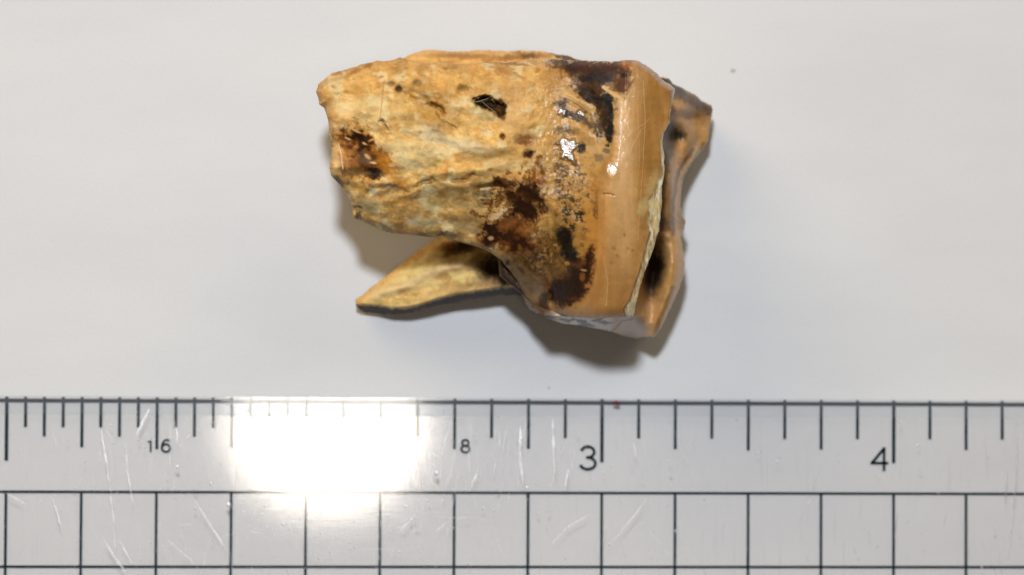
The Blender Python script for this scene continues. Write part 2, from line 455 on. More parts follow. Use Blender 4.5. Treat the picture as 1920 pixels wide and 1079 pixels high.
deep = [([(189, 803), (197, 850), (207, 920)], 3.6), ([(207, 920), (213, 975), (216, 1040)], 2.4), ([(195, 1012), (215, 1045), (240, 1079)], 4.5),
        ([(222, 1010), (236, 1035), (250, 1060)], 2.0), ([(98, 930), (108, 965), (117, 1003)], 3.2), ([(10, 924), (30, 935), (50, 947)], 3.0),
        ([(281, 766), (268, 790), (255, 818)], 4.6), ([(236, 830), (240, 890), (251, 955)], 2.4), ([(360, 930), (395, 985), (424, 1030)], 2.4),
        ([(312, 1010), (340, 1035), (368, 1058)], 1.8), ([(1036, 785), (1038, 840), (1040, 895)], 5.0), ([(1066, 880), (1062, 900), (1059, 922)], 4.0),
        ([(976, 800), (975, 860), (982, 915)], 6.0), ([(780, 965), (765, 980), (748, 998)], 3.0), ([(838, 980), (825, 990), (814, 1000)], 2.8),
        ([(898, 880), (888, 900), (882, 915)], 3.2), ([(1115, 960), (1068, 985), (1030, 1025)], 2.6), ([(1217, 930), (1180, 978), (1142, 1022)], 2.2),
        ([(1888, 880), (1886, 915), (1884, 948)], 3.0), ([(1908, 790), (1905, 900), (1890, 1050)], 2.2), ([(1687, 785), (1688, 795), (1689, 803)], 3.2),
        ([(1188, 830), (1190, 845), (1192, 860)], 2.4), ([(330, 800), (333, 815), (331, 830)], 2.2), ([(1683, 960), (1680, 985), (1677, 1010)], 1.8)]
scratch_set('deep_scratches', deep, 0.60)['kind'] = 'stuff'
fine = []
for k in range(190):
    if rnd.random() < 0.72: x, y = rnd.gauss(560, 300), rnd.uniform(765, 1085)
    else: x, y = rnd.uniform(0, 1930), rnd.uniform(765, 1085)
    a = math.radians(rnd.choice([80, 84, 95, 100, 62, 118, 75]) + rnd.gauss(0, 6)); L = rnd.expovariate(1 / 32) + 8
    b = rnd.gauss(0, 0.05)
    p = [(x, y), (x + L / 2 * math.cos(a), y + L / 2 * math.sin(a)), (x + L * math.cos(a + b), y + L * math.sin(a + b))]
    fine.append((p, rnd.uniform(0.8, 2.0)))
for k in range(110):                  # horizontal wear below the glare
    x, y = rnd.gauss(600, 110), 935 + abs(rnd.gauss(0, 45)); L = rnd.expovariate(1 / 40) + 12
    fine.append(([(x, y), (x + L, y + rnd.gauss(0, 4))], rnd.uniform(0.7, 1.6)))
for k in range(34):
    x, y = rnd.uniform(690, 1080), rnd.uniform(780, 900); a = math.radians(rnd.choice([88, 100, 108, 94])); L = rnd.uniform(25, 90)
    fine.append(([(x, y), (x + L * math.cos(a), y + L * math.sin(a))], rnd.uniform(1.0, 2.8)))
for k in range(60):
    a0 = rnd.uniform(0, 2 * math.pi); x, y = 615 + 190 * math.cos(a0), 815 + 125 * math.sin(a0)
    if y < 765: continue
    L = rnd.uniform(10, 40); a = a0 + rnd.gauss(0, 0.6)
    fine.append(([(x, y), (x + L * math.cos(a), y + L * math.sin(a))], rnd.uniform(1.0, 3.0)))
scratch_set('fine_scratches', fine, 0.22)['kind'] = 'stuff'
# dust grains
vs, fs = [], []
grains = [(818, 888, 7), (332, 876, 6), (428, 947, 7), (415, 872, 4), (395, 908, 4), (365, 918, 3), (988, 915, 6), (1131, 887, 3), (1008, 962, 3.5), (1029, 958, 3.5),
          (1083, 811, 3), (1257, 883, 3), (1524, 901, 3.5), (1187, 873, 2.5), (906, 953, 3), (850, 990, 3), (1142, 1022, 3), (1570, 853, 2.5), (220, 925, 3)]
for k in range(420):
    x = rnd.gauss(610, 210) if rnd.random() < 0.75 else rnd.uniform(0, 1920)
    grains.append((x, rnd.uniform(762, 1079), rnd.choice([1.2, 1.5, 1.8, 2.2, 2.8])))
for i, (x, y, r) in enumerate(grains):
    v, f = flat_blob(x, y, r * rnd.uniform(0.5, 0.8), r * rnd.uniform(0.6, 1.0), ZS, n=7, seed=i, rise=0.004)
    fs += [tuple(q + len(vs) for q in t) for t in f]; vs += v
dust = link('dust_grains', mesh_np('dust_grains', vs, fs), scratch_material('dust_white', 1.0, 0.5), ruler)
dust['kind'] = 'stuff'

# ------------------------------------------------------------------ the tooth
tooth = bpy.data.objects.new('tooth', None); COL.objects.link(tooth)
tooth['label'] = 'broken tan and brown animal tooth with three roots lying on white paper above the ruler'
tooth['category'] = 'tooth'

class Patch:
    """closed lump: a Coons patch of photograph pixels at measured heights, with walls and an underside"""
    def __init__(s, top, right, bottom, left, ns, nt):
        def curve(pts, along):
            p = np.array(pts, float)
            d = np.concatenate([[0], np.cumsum(np.hypot(*np.diff(p, axis=0).T))]); d /= d[-1]
            return lambda t: np.stack([np.interp(t, d, p[:, 0]), np.interp(t, d, p[:, 1])], -1)
        s.T, s.R, s.B, s.L = curve(top, 0), curve(right, 1), curve(bottom, 0), curve(left, 1)
        s.ns, s.nt = ns, nt
    def ev(s, u, v):
        P00, P10, P01, P11 = s.T(0.), s.T(1.), s.B(0.), s.B(1.)
        u_, v_ = u[..., None], v[..., None]
        return ((1 - v_) * s.T(u) + v_ * s.B(u) + (1 - u_) * s.L(v) + u_ * s.R(v)
                - ((1 - u_) * (1 - v_) * P00 + u_ * (1 - v_) * P10 + (1 - u_) * v_ * P01 + u_ * v_ * P11))
    def build(s, H, color, wall, zfloor, inset=0.5, jag=1.2, nw=9, seed=0, wallcol=(0.34, 0.21, 0.10)):
        """H(x,y,d)->height px; wall(x,y)->wall depth px; zfloor px; returns verts, quads, pigment, wet, px coords"""
        e = lambda n: 0.5 - 0.5 * np.cos(np.pi * np.linspace(0, 1, n)) * (1 - 0.0)
        lin = lambda n: np.linspace(0, 1, n)
        mixp = lambda n: 0.35 * e(n) + 0.65 * lin(n)
        U, V = np.meshgrid(mixp(s.ns), mixp(s.nt))
        P = s.ev(U, V)
        # jagged outline
        edge = np.minimum.reduce([U * s.ns, (1 - U) * s.ns, V * s.nt, (1 - V) * s.nt])
        w = np.exp(-(edge / 6.0) ** 2)
        P[..., 0] += w * jag * fbm(P[..., 0], P[..., 1], 14, 3, seed + 50); P[..., 1] += w * jag * fbm(P[..., 0], P[..., 1], 14, 3, seed + 60)
        X, Y = P[..., 0], P[..., 1]
        ring = [(0, i) for i in range(s.ns)] + [(j, s.ns - 1) for j in range(1, s.nt)] + \
               [(s.nt - 1, i) for i in range(s.ns - 2, -1, -1)] + [(j, 0) for j in range(s.nt - 2, 0, -1)]
        rj = np.array([r[0] for r in ring]); ri = np.array([r[1] for r in ring])
        bx, by = X[rj, ri], Y[rj, ri]
        # distance to outline
        sub = slice(None, None, 4)
        D = np.full(X.shape, 1e9)
        sx, sy = bx[sub], by[sub]
        for k in range(0, len(sx), 40):
            D = np.minimum(D, np.hypot(X[..., None] - sx[k:k + 40], Y[..., None] - sy[k:k + 40]).min(-1))
        D[edge < 0.5] = 0
        Z = H(X, Y, D)
        verts = [unproj(X.ravel(), Y.ravel(), Z.ravel() * K)]
        c, wt = color(X, Y, D)
        pig = [c.reshape(-1, 3)]; wet = [wt.ravel()]
        pxs = [np.stack([X.ravel(), Y.ravel()], 1)]
        idx = np.arange(s.ns * s.nt).reshape(s.nt, s.ns)
        quads = [np.stack([idx[:-1, :-1], idx[1:, :-1], idx[1:, 1:], idx[:-1, 1:]], -1).reshape(-1, 4)]
        # walls and underside
        prev = idx[rj, ri]; n = len(ring); base = s.ns * s.nt
        bu, bv = U[rj, ri], V[rj, ri]; mu, mv = np.clip(bu, 0.2, 0.8), np.full(n, 0.5)
        zb = Z[rj, ri]; wd = wall(bx, by)
        steps = [(0.012 * k / nw * inset * 2 + 0.05 * inset * (k / nw) ** 2, 1 - (1 - k / nw)) for k in range(1, nw + 1)] + \
                [(0.2, 1.06), (0.45, 1.12), (0.8, 1.14), (1.0, 1.14)]
        for q, (a, dz) in enumerate(steps):
            Q = s.ev(bu + (mu - bu) * a, bv + (mv - bv) * a)
            if q < nw + 1:
                rough = fbm(bx + q * 9, by - q * 7, 22, 3, seed + 5) * 5
            else: rough = 0
            z = np.maximum(zb - wd * dz + rough * (q < nw), zfloor)
            # keep true ground position of the outline: walls drop straight down and tuck in
            W0 = unproj(bx, by, zb * K); WQ = unproj(Q[:, 0], Q[:, 1], zb * K)
            Wp = W0 * 1.0; Wp[:, :2] += (WQ - W0)[:, :2]
            Wp[:, 2] = z * K
            verts.append(Wp)
            cc, ww = color(bx + (q + 1) * 5.0 * 0, by + 0 * by, np.zeros(n))
            along = np.arange(n) * (2.2 * 600 / n) ; mth = fbm(along, np.full(n, q * 17.0), 34, 4, 3) ; mt2 = fbm(along, np.full(n, q * 17.0), 12, 3, 9)
            tone = np.array(wallcol) * (0.78 + 0.5 * mth + 0.35 * mt2)[:, None]
            k_ = min(1.0, 0.35 + 0.3 * q)
            pig.append(cc * 0.75 * (1 - k_) + tone * k_); wet.append(ww * 0.5); pxs.append(np.stack([bx, by], 1))
            cur = base + np.arange(n); nx = np.roll(np.arange(n), -1)
            quads.append(np.stack([prev, prev[nx], cur[nx], cur], -1))
            prev = cur; base += n
        return np.concatenate(verts), np.concatenate(quads), np.concatenate(pig), np.concatenate(wet), np.concatenate(pxs)

def vnormals(V, Q):
    n = np.zeros_like(V)
    a = np.cross(V[Q[:, 2]] - V[Q[:, 0]], V[Q[:, 3]] - V[Q[:, 1]])
    for k in range(4): np.add.at(n, Q[:, k], a)
    return n / (np.linalg.norm(n, axis=1, keepdims=True) + 1e-12)

def emit(name, V, Q, pig, wet, sel, mat, nrm, label=None):
    """faces of Q chosen by sel become one part"""
    q = Q[sel]; used, inv = np.unique(q.ravel(), return_inverse=True)
    me = mesh_np(name, V[used], inv.reshape(-1, 4))
    ca = me.attributes.new('pigment', 'FLOAT_COLOR', 'POINT')
    ca.data.foreach_set('color', np.concatenate([np.clip(pig[used], 0.002, 1), np.ones((len(used), 1))], 1).astype(np.float32).ravel())
    wa = me.attributes.new('wet', 'FLOAT', 'POINT'); wa.data.foreach_set('value', np.clip(wet[used], 0, 1).astype(np.float32))
    me.normals_split_custom_set_from_vertices(nrm[used].astype(float).tolist())
    o = link(name, me, mat, tooth)
    if label: o['label'] = label
    return o

class Paint:
    def __init__(s, X, Y, base):
        s.X, s.Y = X, Y
        s.c = np.zeros(X.shape + (3,)) + np.array(srgb(*base)); s.w = np.zeros(X.shape)
        s.nx = fbm(X, Y, 26, 4, 21); s.ny = fbm(X, Y, 26, 4, 31)
        s.hx = fbm(X, Y, 6.5, 3, 61); s.hy = fbm(X, Y, 6.5, 3, 67)
        s.mx = fbm(X, Y, 8, 3, 41); s.my = fbm(X, Y, 8, 3, 45); s.f = fbm(X, Y, 11, 4, 77)
    def mix(s, m, col, op=1.0):
        m = (np.clip(m, 0, 1) * op)[..., None]
        s.c = s.c * (1 - m) + np.array(srgb(*col)) * m
    def spot(s, cx, cy, rx, ry, col, op=1.0, ang=0, soft=0.35, jit=1.0):
        r_ = min(rx, ry)
        X = s.X + jit * ((s.nx * 10 + s.mx * 5) * min(1, r_ / 10) + s.hx * min(6, 0.8 * r_)); Y = s.Y + jit * ((s.ny * 10 + s.my * 5) * min(1, r_ / 10) + s.hy * min(6, 0.8 * r_))
        s.mix(1 - sstep(1 - soft, 1 + soft, ell(X, Y, cx, cy, rx, ry, ang)), col, op)
    def poly(s, pts, col, op=1.0, soft=5.0, jit=1.0, hole=0.0):
        X = s.X + jit * (s.nx * 12 + s.mx * 6); Y = s.Y + jit * (s.ny * 12 + s.my * 6)
        d = poly_sd(X, Y, pts)
        s.mix(sstep(-soft, soft, d + hole * s.f * 30), col, op)
    def line(s, pts, wd, col, op=1.0, soft=0.5, jit=1.0):
        X = s.X + jit * (s.nx * 7 + s.mx * 4); Y = s.Y + jit * (s.ny * 7 + s.my * 4)
        d, _ = seg_dist(X, Y, pts)
        s.mix(1 - sstep(wd * 0.5 * (1 - soft), wd * 0.5 * (1 + soft), d), col, op)

CERV = [(1186, 60), (1186, 122), (1183, 150), (1181, 172), (1160, 192), (1152, 240), (1143, 285), (1128, 312), (1122, 350), (1121, 420), (1118, 470), (1114, 520), (1100, 565), (1080, 585), (1070, 660)]
RIM = [(1262, 165), (1259, 190), (1253, 230), (1242, 250), (1237, 265), (1240, 310), (1236, 328), (1229, 345), (1223, 365), (1209, 378), (1214, 398), (1208, 424), (1213, 436), (1206, 462), (1193, 510), (1182, 540), (1174, 565), (1163, 580), (1168, 600)]
cervx = lambda y: np.interp(y, [p[1] for p in CERV], [p[0] for p in CERV])
RIM = [(x_ + (6 if y_ > 420 else 4 if y_ > 365 else 0), y_) for x_, y_ in RIM]
rimx = lambda y: np.interp(y, [p[1] for p in RIM], [p[0] for p in RIM])

KP = [(937, 201)]
def half_tilt(px, py, h, lamp_pos):
    """slope (dh/dx, dh/dy in photograph pixels) of a facet that mirrors the lamp to the lens"""
    p = unproj(px, py, h * K); a = np.array([0, 0, CAM_Z]) - p; b = np.array(lamp_pos) - p
    n = a / np.linalg.norm(a) + b / np.linalg.norm(b)
    return -n[0] / n[2], n[1] / n[2]

STAR = [(1041, 267), (1050, 262), (1056, 254), (1066, 262), (1072, 261), (1080, 258), (1078, 266), (1088, 270), (1083, 280), (1074, 286), (1080, 300), (1077, 311), (1070, 303), (1062, 298), (1049, 298), (1051, 285), (1048, 272)]
GL2 = [(1043, 208), (1052, 202), (1060, 206), (1066, 212), (1058, 218), (1048, 218)]
GL3 = [(1080, 208), (1090, 204), (1099, 210), (1096, 218), (1086, 221), (1079, 214)]
CAVITY = [(888, 187), (902, 182), (917, 180), (922, 188), (934, 191), (940, 189), (948, 197), (945, 212), (943, 224), (936, 218), (928, 211), (915, 206), (903, 203), (893, 196)]

def H_main(x, y, d):
    h = 440 + 0 * x
    # root: flat shoulder above, steep flank below the crease
    cre = np.interp(x, [590, 660, 720, 770, 800, 880, 930, 1000, 1060, 1300], [318, 330, 352, 356, 342, 340, 335, 345, 420, 520])
    cre = cre + 16 * fbm(x, y, 70, 3, 71)
    fl = np.logaddexp(0, (y - cre) / 7.0) * 7.0
    edgew = 0.35 + 0.65 * sstep(740, 800, x)
    rootw = 1 - sstep(980, 1120, x)
    h -= rootw * 0.0005 * np.clip(y - 170, 0, None) ** 2 * (1 - 0.4 * sstep(340, 440, y))
    h -= rootw * (0.60 * fl + edgew * 9 * sstep(4, 24, fl))
    h += 14 * (1 - rootw) * sstep(300, 500, y)
    h -= (1 - rootw) * 0.24 * np.logaddexp(0, (y - 340) / 40.0) * 40.0
    h -= rootw * 0.0022 * np.clip(205 - y, 0, None) ** 2
    h -= 0.12 * np.clip(700 - x, 0, None) + 0.0 * x
    h += -20 * sstep(950, 1080, x) * (1 - sstep(1080, 1145, x))            # neck groove
    h += 8 * sstep(1020, 1110, x)
    # enamel: swells over the neck, then falls towards the biting edge
    cx = cervx(y)
    gx_ = 3 * fbm(y, y * 0 + 3.3, 24, 2, 69) + np.interp(y, [100, 190, 240, 300, 320, 345, 420, 600], [1190, 1164, 1162, 1158, 1147, 1143, 1138, 1126])
    em = sstep(-30, 6, x - gx_)
    h += (9 * sstep(gx_ - 34, gx_ + 4, x) - 0.13 * np.logaddexp(0, (x - gx_) / 6.0) * 6.0) * (1 - 0.55 * sstep(330, 420, y))
    h -= 0.0018 * np.clip(x - gx_ - 10, 0, None) ** 2
    h += em * 10 * np.exp(-((y - 330) / 110.0) ** 2)
    h += 2.6 * gau(x, y, 1147, 318, 13, 17) + em * 1.5 * fbm(x, y, 15, 3, 66) * (1 - sstep(300, 360, y)) * (1 - sstep(10, 40, x - gx_))
    rx = rimx(y)
    h -= 3.5 * sstep(rx - 1.0, rx + 4, x) + np.clip(x - rx, 0, 30) * 0.12
    # broad humps and hollows
    for (a, b, c, e, g, k) in [(760, 290, 70, 30, 8, 10), (900, 275, 80, 24, -4, 9), (700, 215, 55, 22, 5, 6), (840, 212, 50, 20, 12, -14), (780, 178, 40, 9, 18, -8),
                               (880, 150, 80, 16, 4, 6), (660, 275, 30, 22, 20, -9), (700, 325, 24, 10, 0, -12), (640, 170, 26, 12, -20, 4), (815, 232, 26, 12, 30, 6),
                               (980, 225, 30, 26, 0, 5), (860, 322, 70, 9, -6, 8), (760, 395, 40, 14, 8, 8), (850, 405, 40, 12, 0, 8), (720, 365, 30, 8, -10, -7),
                               (930, 350, 40, 6, -6, -9), (960, 430, 24, 16, 20, 8), (1000, 470, 34, 20, 30, 9), (1060, 450, 22, 50, 0, -8), (1015, 545, 16, 30, 10, 10),
                               (1034, 560, 6, 24, -4, -16), (990, 262, 14, 9, 0, -6), (992, 289, 9, 7, 0, -7), (620, 230, 14, 30, 0, 5), (1100, 250, 26, 14, 40, 9),
                               (1090, 190, 30, 8, 30, 7), (1120, 210, 8, 26, -20, -6), (925, 300, 30, 10, -20, -6)]:
        h += k * gau(x, y, a, b, c, e, g)
    # crevices
    for pts, wd, dp in [([(780, 352), (792, 343), (812, 338)], 4, 9), ([(850, 340), (872, 338), (890, 328)], 4, 8), ([(812, 196), (826, 204), (834, 214)], 3.5, 9),
                        ([(690, 362), (705, 352), (730, 350), (760, 360)], 5, 7), ([(712, 230), (722, 238), (728, 245)], 2.2, 5), ([(820, 212), (826, 224), (845, 236), (858, 243)], 3, 5),
                        ([(900, 355), (930, 350), (960, 352)], 5, 8), ([(1131, 366), (1145, 364), (1152, 366)], 1.6, 2.0), ([(720, 165), (716, 200), (712, 225)], 1.5, 1.6),
                        ([(664, 392), (668, 400), (672, 412)], 3, 8), ([(1076, 432), (1060, 470), (1065, 510)], 5, 5)]:
        dd, _ = seg_dist(x + 4 * fbm(x, y, 12, 3, 5), y + 4 * fbm(x, y, 12, 3, 6), pts)
        h -= dp * np.exp(-(dd / wd) ** 2)
    cv = poly_sd(x + 7 * fbm(x, y, 10, 3, 9), y + 6 * fbm(x, y, 10, 3, 19), CAVITY)
    h -= 30 * sstep(-4, 7, cv) + 10 * sstep(-2, 4, cv) * fbm(x, y, 9, 2, 29)
    for (a, b, r, k) in [(748, 169, 7, 9), (735, 158, 5, 5), (783, 156, 6, 6), (942, 257, 5, 9), (920, 320, 5, 4), (1012, 296, 5, 4), (672, 262, 10, 10), (686, 280, 8, 7), (650, 258, 9, 6),
                         (700, 300, 7, 6), (1014, 328, 6, 4), (1072, 428, 6, 3), (1087, 405, 7, 4), (1062, 388, 8, 3), (952, 494, 4, 8), (645, 162, 4, 3), (870, 165, 5, 5)]:
        h -= k * gau(x, y, a, b, r, r)
    # surface texture: rough bone to the left, smooth enamel to the right
    ro = 1 - sstep(-70, 5, x - cx)
    far = 1 - sstep(900, 1010, x)
    st = x * 0.985 + y * 0.17; ct = -x * 0.17 + y * 0.985
    h += ro * far * (16 * fbm(x, y, 100, 3, 1) + 8.5 * fbm(st / 1.5, ct, 48, 3, 2) + 1.8 * (0.35 - np.abs(fbm(st / 2.2, ct, 30, 3, 4))) + 1.3 * fbm(x, y, 12, 3, 3))
    h += ro * (1 - far) * (4 * fbm(x, y, 60, 4, 1) + 2.0 * fbm(x, y, 16, 3, 2) + 0.6 * fbm(x, y, 6, 2, 3))
    h += (1 - ro) * (1.6 * fbm(x, y, 120, 2, 7) + 0.25 * fbm(x / 3.0, y, 20, 3, 8))
    rm = sstep(0, 4, x - rx)
    h += rm * (3.0 * fbm(x, y / 1.8, 16, 4, 12) + 1.0 * np.abs(fbm(x, y, 7, 2, 13)))
    h += 1.5 * fbm(x, y, 8, 2, 251) * (gau(x, y, 1024, 250, 14, 60) + gau(x, y, 1075, 215, 34, 12) + 0.6 * gau(x, y, 990, 262, 18, 10))
    # rounding towards the outline
    right = sstep(1160, 1200, x) * (1 - sstep(560, 590, y)) * sstep(160, 200, y)
    up = 1 - sstep(150, 260, y)
    R = (14 + 26 * up * (1 - sstep(1000, 1200, x)) + 10 * sstep(990, 1100, x) * sstep(480, 560, y)) * (1 - right) + 3 * right
    q = np.clip(1 - d / R, 0, 1)
    drop = (24 + 36 * up) * (1 - right) + 4 * right
    h -= drop * (1 - np.sqrt(np.clip(1 - q * q, 0, 1)))
    # polished boss on the enamel crest
    gx, gy = half_tilt(1147, 317, 440, KEY)
    hc = h[np.unravel_index(np.argmin((x - 1147) ** 2 + (y - 317) ** 2), h.shape)] if h.ndim == 2 else 430
    mb = np.clip(1.25 * np.exp(-(ell(x, y, 1147, 317, 15, 18)) ** 4), 0, 1)
    h = h * (1 - mb) + mb * (hc + gx * (x - 1147) + gy * (y - 317) - 0.004 * ((x - 1147) ** 2 + (y - 317) ** 2) + 0.4 * fbm(x, y, 9, 2, 68))
    # flat flakes that catch the lamp
    for pl, hh in ((STAR, 0), (GL2, 0), (GL3, 0)):
        cxx = sum(p[0] for p in pl) / len(pl); cyy = sum(p[1] for p in pl) / len(pl)
        gx, gy = half_tilt(cxx, cyy, 425, KEY)
        m = sstep(-3.0, 3.0, poly_sd(x + 5 * fbm(x, y, 10, 3, 15), y + 5 * fbm(x, y, 10, 3, 16), pl) + 3 * fbm(x, y, 7, 2, 17))
        h0 = 428 if pl is STAR else 426
        h = h * (1 - m) + m * (h0 + gx * (x - cxx) + gy * (y - cyy) + 0.5 * fbm(x, y, 6, 2, 18))
    return h

def C_main(x, y, d):
    P = Paint(x, y, (218, 184, 124))
    a = fbm(x, y, 70, 4, 101); b = fbm(x, y, 34, 4, 103); e = fbm(x, y, 16, 4, 107)
    P.mix(sstep(-0.05, 0.35, a), (232, 204, 146), 0.8)
    P.mix(sstep(0.02, 0.35, b), (224, 172, 98), 0.6)
    P.mix(sstep(0.1, 0.4, e), (240, 218, 166), 0.45)
    P.mix(sstep(0.05, 0.4, -e), (196, 148, 84), 0.45)
    P.mix(sstep(0.1, 0.45, fbm(x, y, 48, 4, 109)), (218, 192, 134), 0.5)
    # upper margin warmer, flank olive
    P.mix((1 - sstep(110, 175, y)) * sstep(600, 700, x), (228, 182, 112), 0.5)
    cre = np.interp(x, [590, 660, 720, 770, 800, 880, 930, 1000], [318, 330, 352, 356, 342, 340, 335, 345])
    fl = sstep(-14, 22, y - cre + 16 * P.nx) * (1 - sstep(960, 1010, x))
    P.mix(fl, (200, 170, 114), 0.85)
    P.mix(fl * sstep(0.0, 0.35, fbm(x, y, 30, 4, 115)), (164, 134, 84), 0.6)
    P.mix(fl * sstep(0.1, 0.3, fbm(x, y, 22, 4, 117)), (232, 206, 148), 0.7)
    ol = np.clip(gau(x, y, 850, 280, 190, 90) + 0.5 * P.nx, 0, 1)[..., None]
    P.c = P.c * (np.array([1.06, 0.91, 0.69]) * (1 - ol) + np.array([1.10, 0.99, 0.77]) * ol)
    lum = 1 + 0.30 * fbm(x, y, 60, 3, 190) + 0.24 * fbm(x * 0.8, y, 22, 4, 191) + 0.14 * fbm(x, y, 6, 2, 192)
    P.c = P.c * lum[..., None]
    P.mix(sstep(0.08, 0.3, fbm(x, y, 42, 3, 195)), (240, 218, 164), 0.75); P.mix(sstep(0.1, 0.3, fbm(x / 1.5, y, 26, 4, 197)), (196, 146, 78), 0.5)
    P.mix(sstep(0.18, 0.34, fbm(x / 1.8, y, 15, 4, 199)), (150, 110, 58), 0.35)
    for (cx, cy, rx, ry, col, op, ang) in [
        (760, 290, 60, 26, (226, 206, 150), 0.6, 5), (860, 270, 60, 12, (240, 222, 176), 0.7, 12), (700, 210, 50, 26, (234, 206, 146), 0.5, 0), (640, 200, 30, 12, (240, 214, 160), 0.5, 0),
        (825, 215, 44, 18, (196, 148, 74), 0.7, 10), (850, 235, 26, 10, (168, 128, 66), 0.5, 0), (815, 250, 22, 12, (214, 188, 150), 0.5, 30), (800, 165, 26, 7, (190, 140, 66), 0.6, 12),
        (870, 165, 14, 6, (140, 98, 42), 0.8, 0), (960, 160, 50, 14, (210, 160, 92), 0.5, 14), (960, 140, 26, 4, (172, 110, 48), 0.55, 18), (960, 120, 20, 3, (140, 88, 52), 0.7, 4),
        (930, 128, 16, 3, (180, 112, 54), 0.5, 10), (835, 129, 5, 3, (170, 110, 56), 0.8, 20), (1009, 132, 5, 4, (188, 122, 46), 0.9, 0), (985, 122, 10, 2.4, (190, 112, 48), 0.7, 10),
        (690, 123, 9, 3.5, (170, 106, 44), 0.85, -15), (664, 135, 12, 4, (168, 104, 40), 0.8, -20), (630, 139, 10, 3, (196, 120, 50), 0.7, -20), (640, 146, 24, 4, (206, 140, 66), 0.5, -15),
        (624, 162, 6, 3, (176, 128, 62), 0.7, 20), (655, 173, 12, 4, (188, 138, 70), 0.6, 10), (740, 128, 10, 3, (186, 126, 60), 0.6, 10), (714, 145, 6, 3, (170, 110, 52), 0.7, -20),
        (712, 160, 8, 7, (206, 142, 66), 0.6, 0), (600, 170, 8, 12, (226, 166, 88), 0.6, 0), (620, 215, 10, 30, (222, 168, 96), 0.5, 0),
        (700, 205, 10, 5, (200, 146, 76), 0.5, 0), (765, 218, 10, 6, (192, 150, 90), 0.5, 0), (716, 226, 8, 2.5, (110, 80, 40), 0.7, 20), (716, 226, 4, 3, (90, 60, 28), 0.7, 0),
        (818, 305, 8, 4, (168, 146, 40), 0.7, -20), (930, 288, 26, 9, (176, 136, 74), 0.55, -15), (920, 320, 5, 4, (176, 106, 40), 0.85, 0), (935, 310, 34, 18, (190, 154, 92), 0.5, 0),
        (960, 200, 30, 40, (220, 172, 112), 0.55, 0), (900, 215, 22, 10, (206, 196, 150), 0.5, 30), (925, 222, 10, 5, (226, 212, 160), 0.7, 35)]:
        P.spot(cx, cy, rx, ry, col, op, ang, soft=0.6)
    # dark marks at the first pits and creases
    P.spot(748, 168, 8, 6, (70, 58, 34), 0.9, 20, 0.5, 0.4); P.spot(734, 158, 7, 5, (140, 124, 86), 0.7, 0, 0.6, 0.4); P.spot(783, 156, 9, 6, (140, 112, 74), 0.7, 0, 0.6, 0.4)
    P.line([(760, 174), (785, 182), (800, 185), (814, 196), (826, 200)], 8, (150, 106, 40), 0.75, 0.8)
    P.line([(800, 192), (814, 197), (830, 206), (834, 214)], 4, (120, 78, 30), 0.8, 0.8)
    P.line([(820, 212), (826, 222), (845, 234), (858, 243)], 3, (140, 96, 44), 0.6, 0.8)
    P.line([(720, 150), (716, 200), (711, 225)], 1.6, (206, 138, 62), 0.8, 0.5, 0.3)
    P.line([(708, 228), (716, 226), (722, 234), (728, 241)], 2, (112, 78, 36), 0.8, 0.6, 0.4)
    P.line([(780, 353), (790, 344), (812, 339)], 4, (92, 74, 46), 0.6, 0.8); P.line([(850, 341), (872, 338), (892, 328)], 4, (110, 84, 48), 0.6, 0.8)
    # brown burn at the left end
    burn = [(628, 250), (650, 238), (678, 236), (698, 252), (704, 276), (724, 290), (736, 306), (716, 330), (690, 338), (650, 336), (640, 306), (650, 290), (636, 272)]
    P.poly(burn, (206, 134, 48), 0.85, 10, 1.6); P.poly(burn, (142, 90, 34), 0.85, 8, 1.8, 0.9)
    P.poly([(640, 252), (668, 242), (694, 254), (700, 278), (690, 300), (708, 318), (690, 326), (672, 300), (660, 276)], (104, 56, 18), 0.85, 7, 1.8, 0.9)
    P.poly([(660, 250), (684, 250), (696, 270), (688, 284), (672, 284)], (48, 28, 14), 0.9, 6, 1.5, 0.5)
    P.spot(716, 300, 26, 14, (196, 124, 38), 0.8, 20, 0.5); P.spot(732, 320, 14, 16, (206, 140, 52), 0.7, 0, 0.5); P.spot(750, 340, 22, 8, (214, 150, 60), 0.7, 5, 0.5)
    P.spot(688, 298, 18, 12, (104, 76, 52), 0.75, 30, 0.5); P.spot(702, 326, 20, 9, (36, 30, 30), 0.95, 6, 0.45)
    P.spot(660, 322, 34, 9, (120, 92, 50), 0.75, 10, 0.5); P.spot(628, 300, 8, 22, (244, 196, 134), 0.8, 0, 0.5); P.spot(646, 300, 14, 12, (224, 158, 92), 0.6, 0, 0.5)  # pale edge spot: light on the left edge, painted in
    P.spot(636, 340, 12, 5, (70, 54, 30), 0.7, 40, 0.5)
    for (cx, cy, rx, ry, an) in [(668, 246, 10, 2, 25), (652, 260, 6, 2, 20), (684, 270, 5, 2, 30), (690, 294, 7, 3, 35), (700, 306, 6, 2, 10), (722, 275, 10, 3, 35), (735, 310, 7, 3, 0)]:
        P.spot(cx, cy, rx, ry, (240, 200, 140), 0.8, an, 0.5, 0.4)
    P.line([(634, 270), (640, 290), (643, 318)], 2.2, (250, 226, 196), 0.7, 0.6, 0.3)
    # lower flank markings
    P.spot(730, 352, 22, 6, (124, 104, 84), 0.7, 5, 0.5); P.spot(702, 360, 9, 5, (190, 190, 168), 0.6, 0, 0.5); P.spot(755, 378, 30, 8, (170, 122, 44), 0.75, -14, 0.5)
    P.spot(672, 354, 14, 8, (196, 150, 70), 0.6, 0, 0.5); P.spot(760, 418, 22, 8, (178, 124, 48), 0.7, -20, 0.5); P.spot(690, 385, 22, 12, (176, 164, 122), 0.6, 0, 0.5)
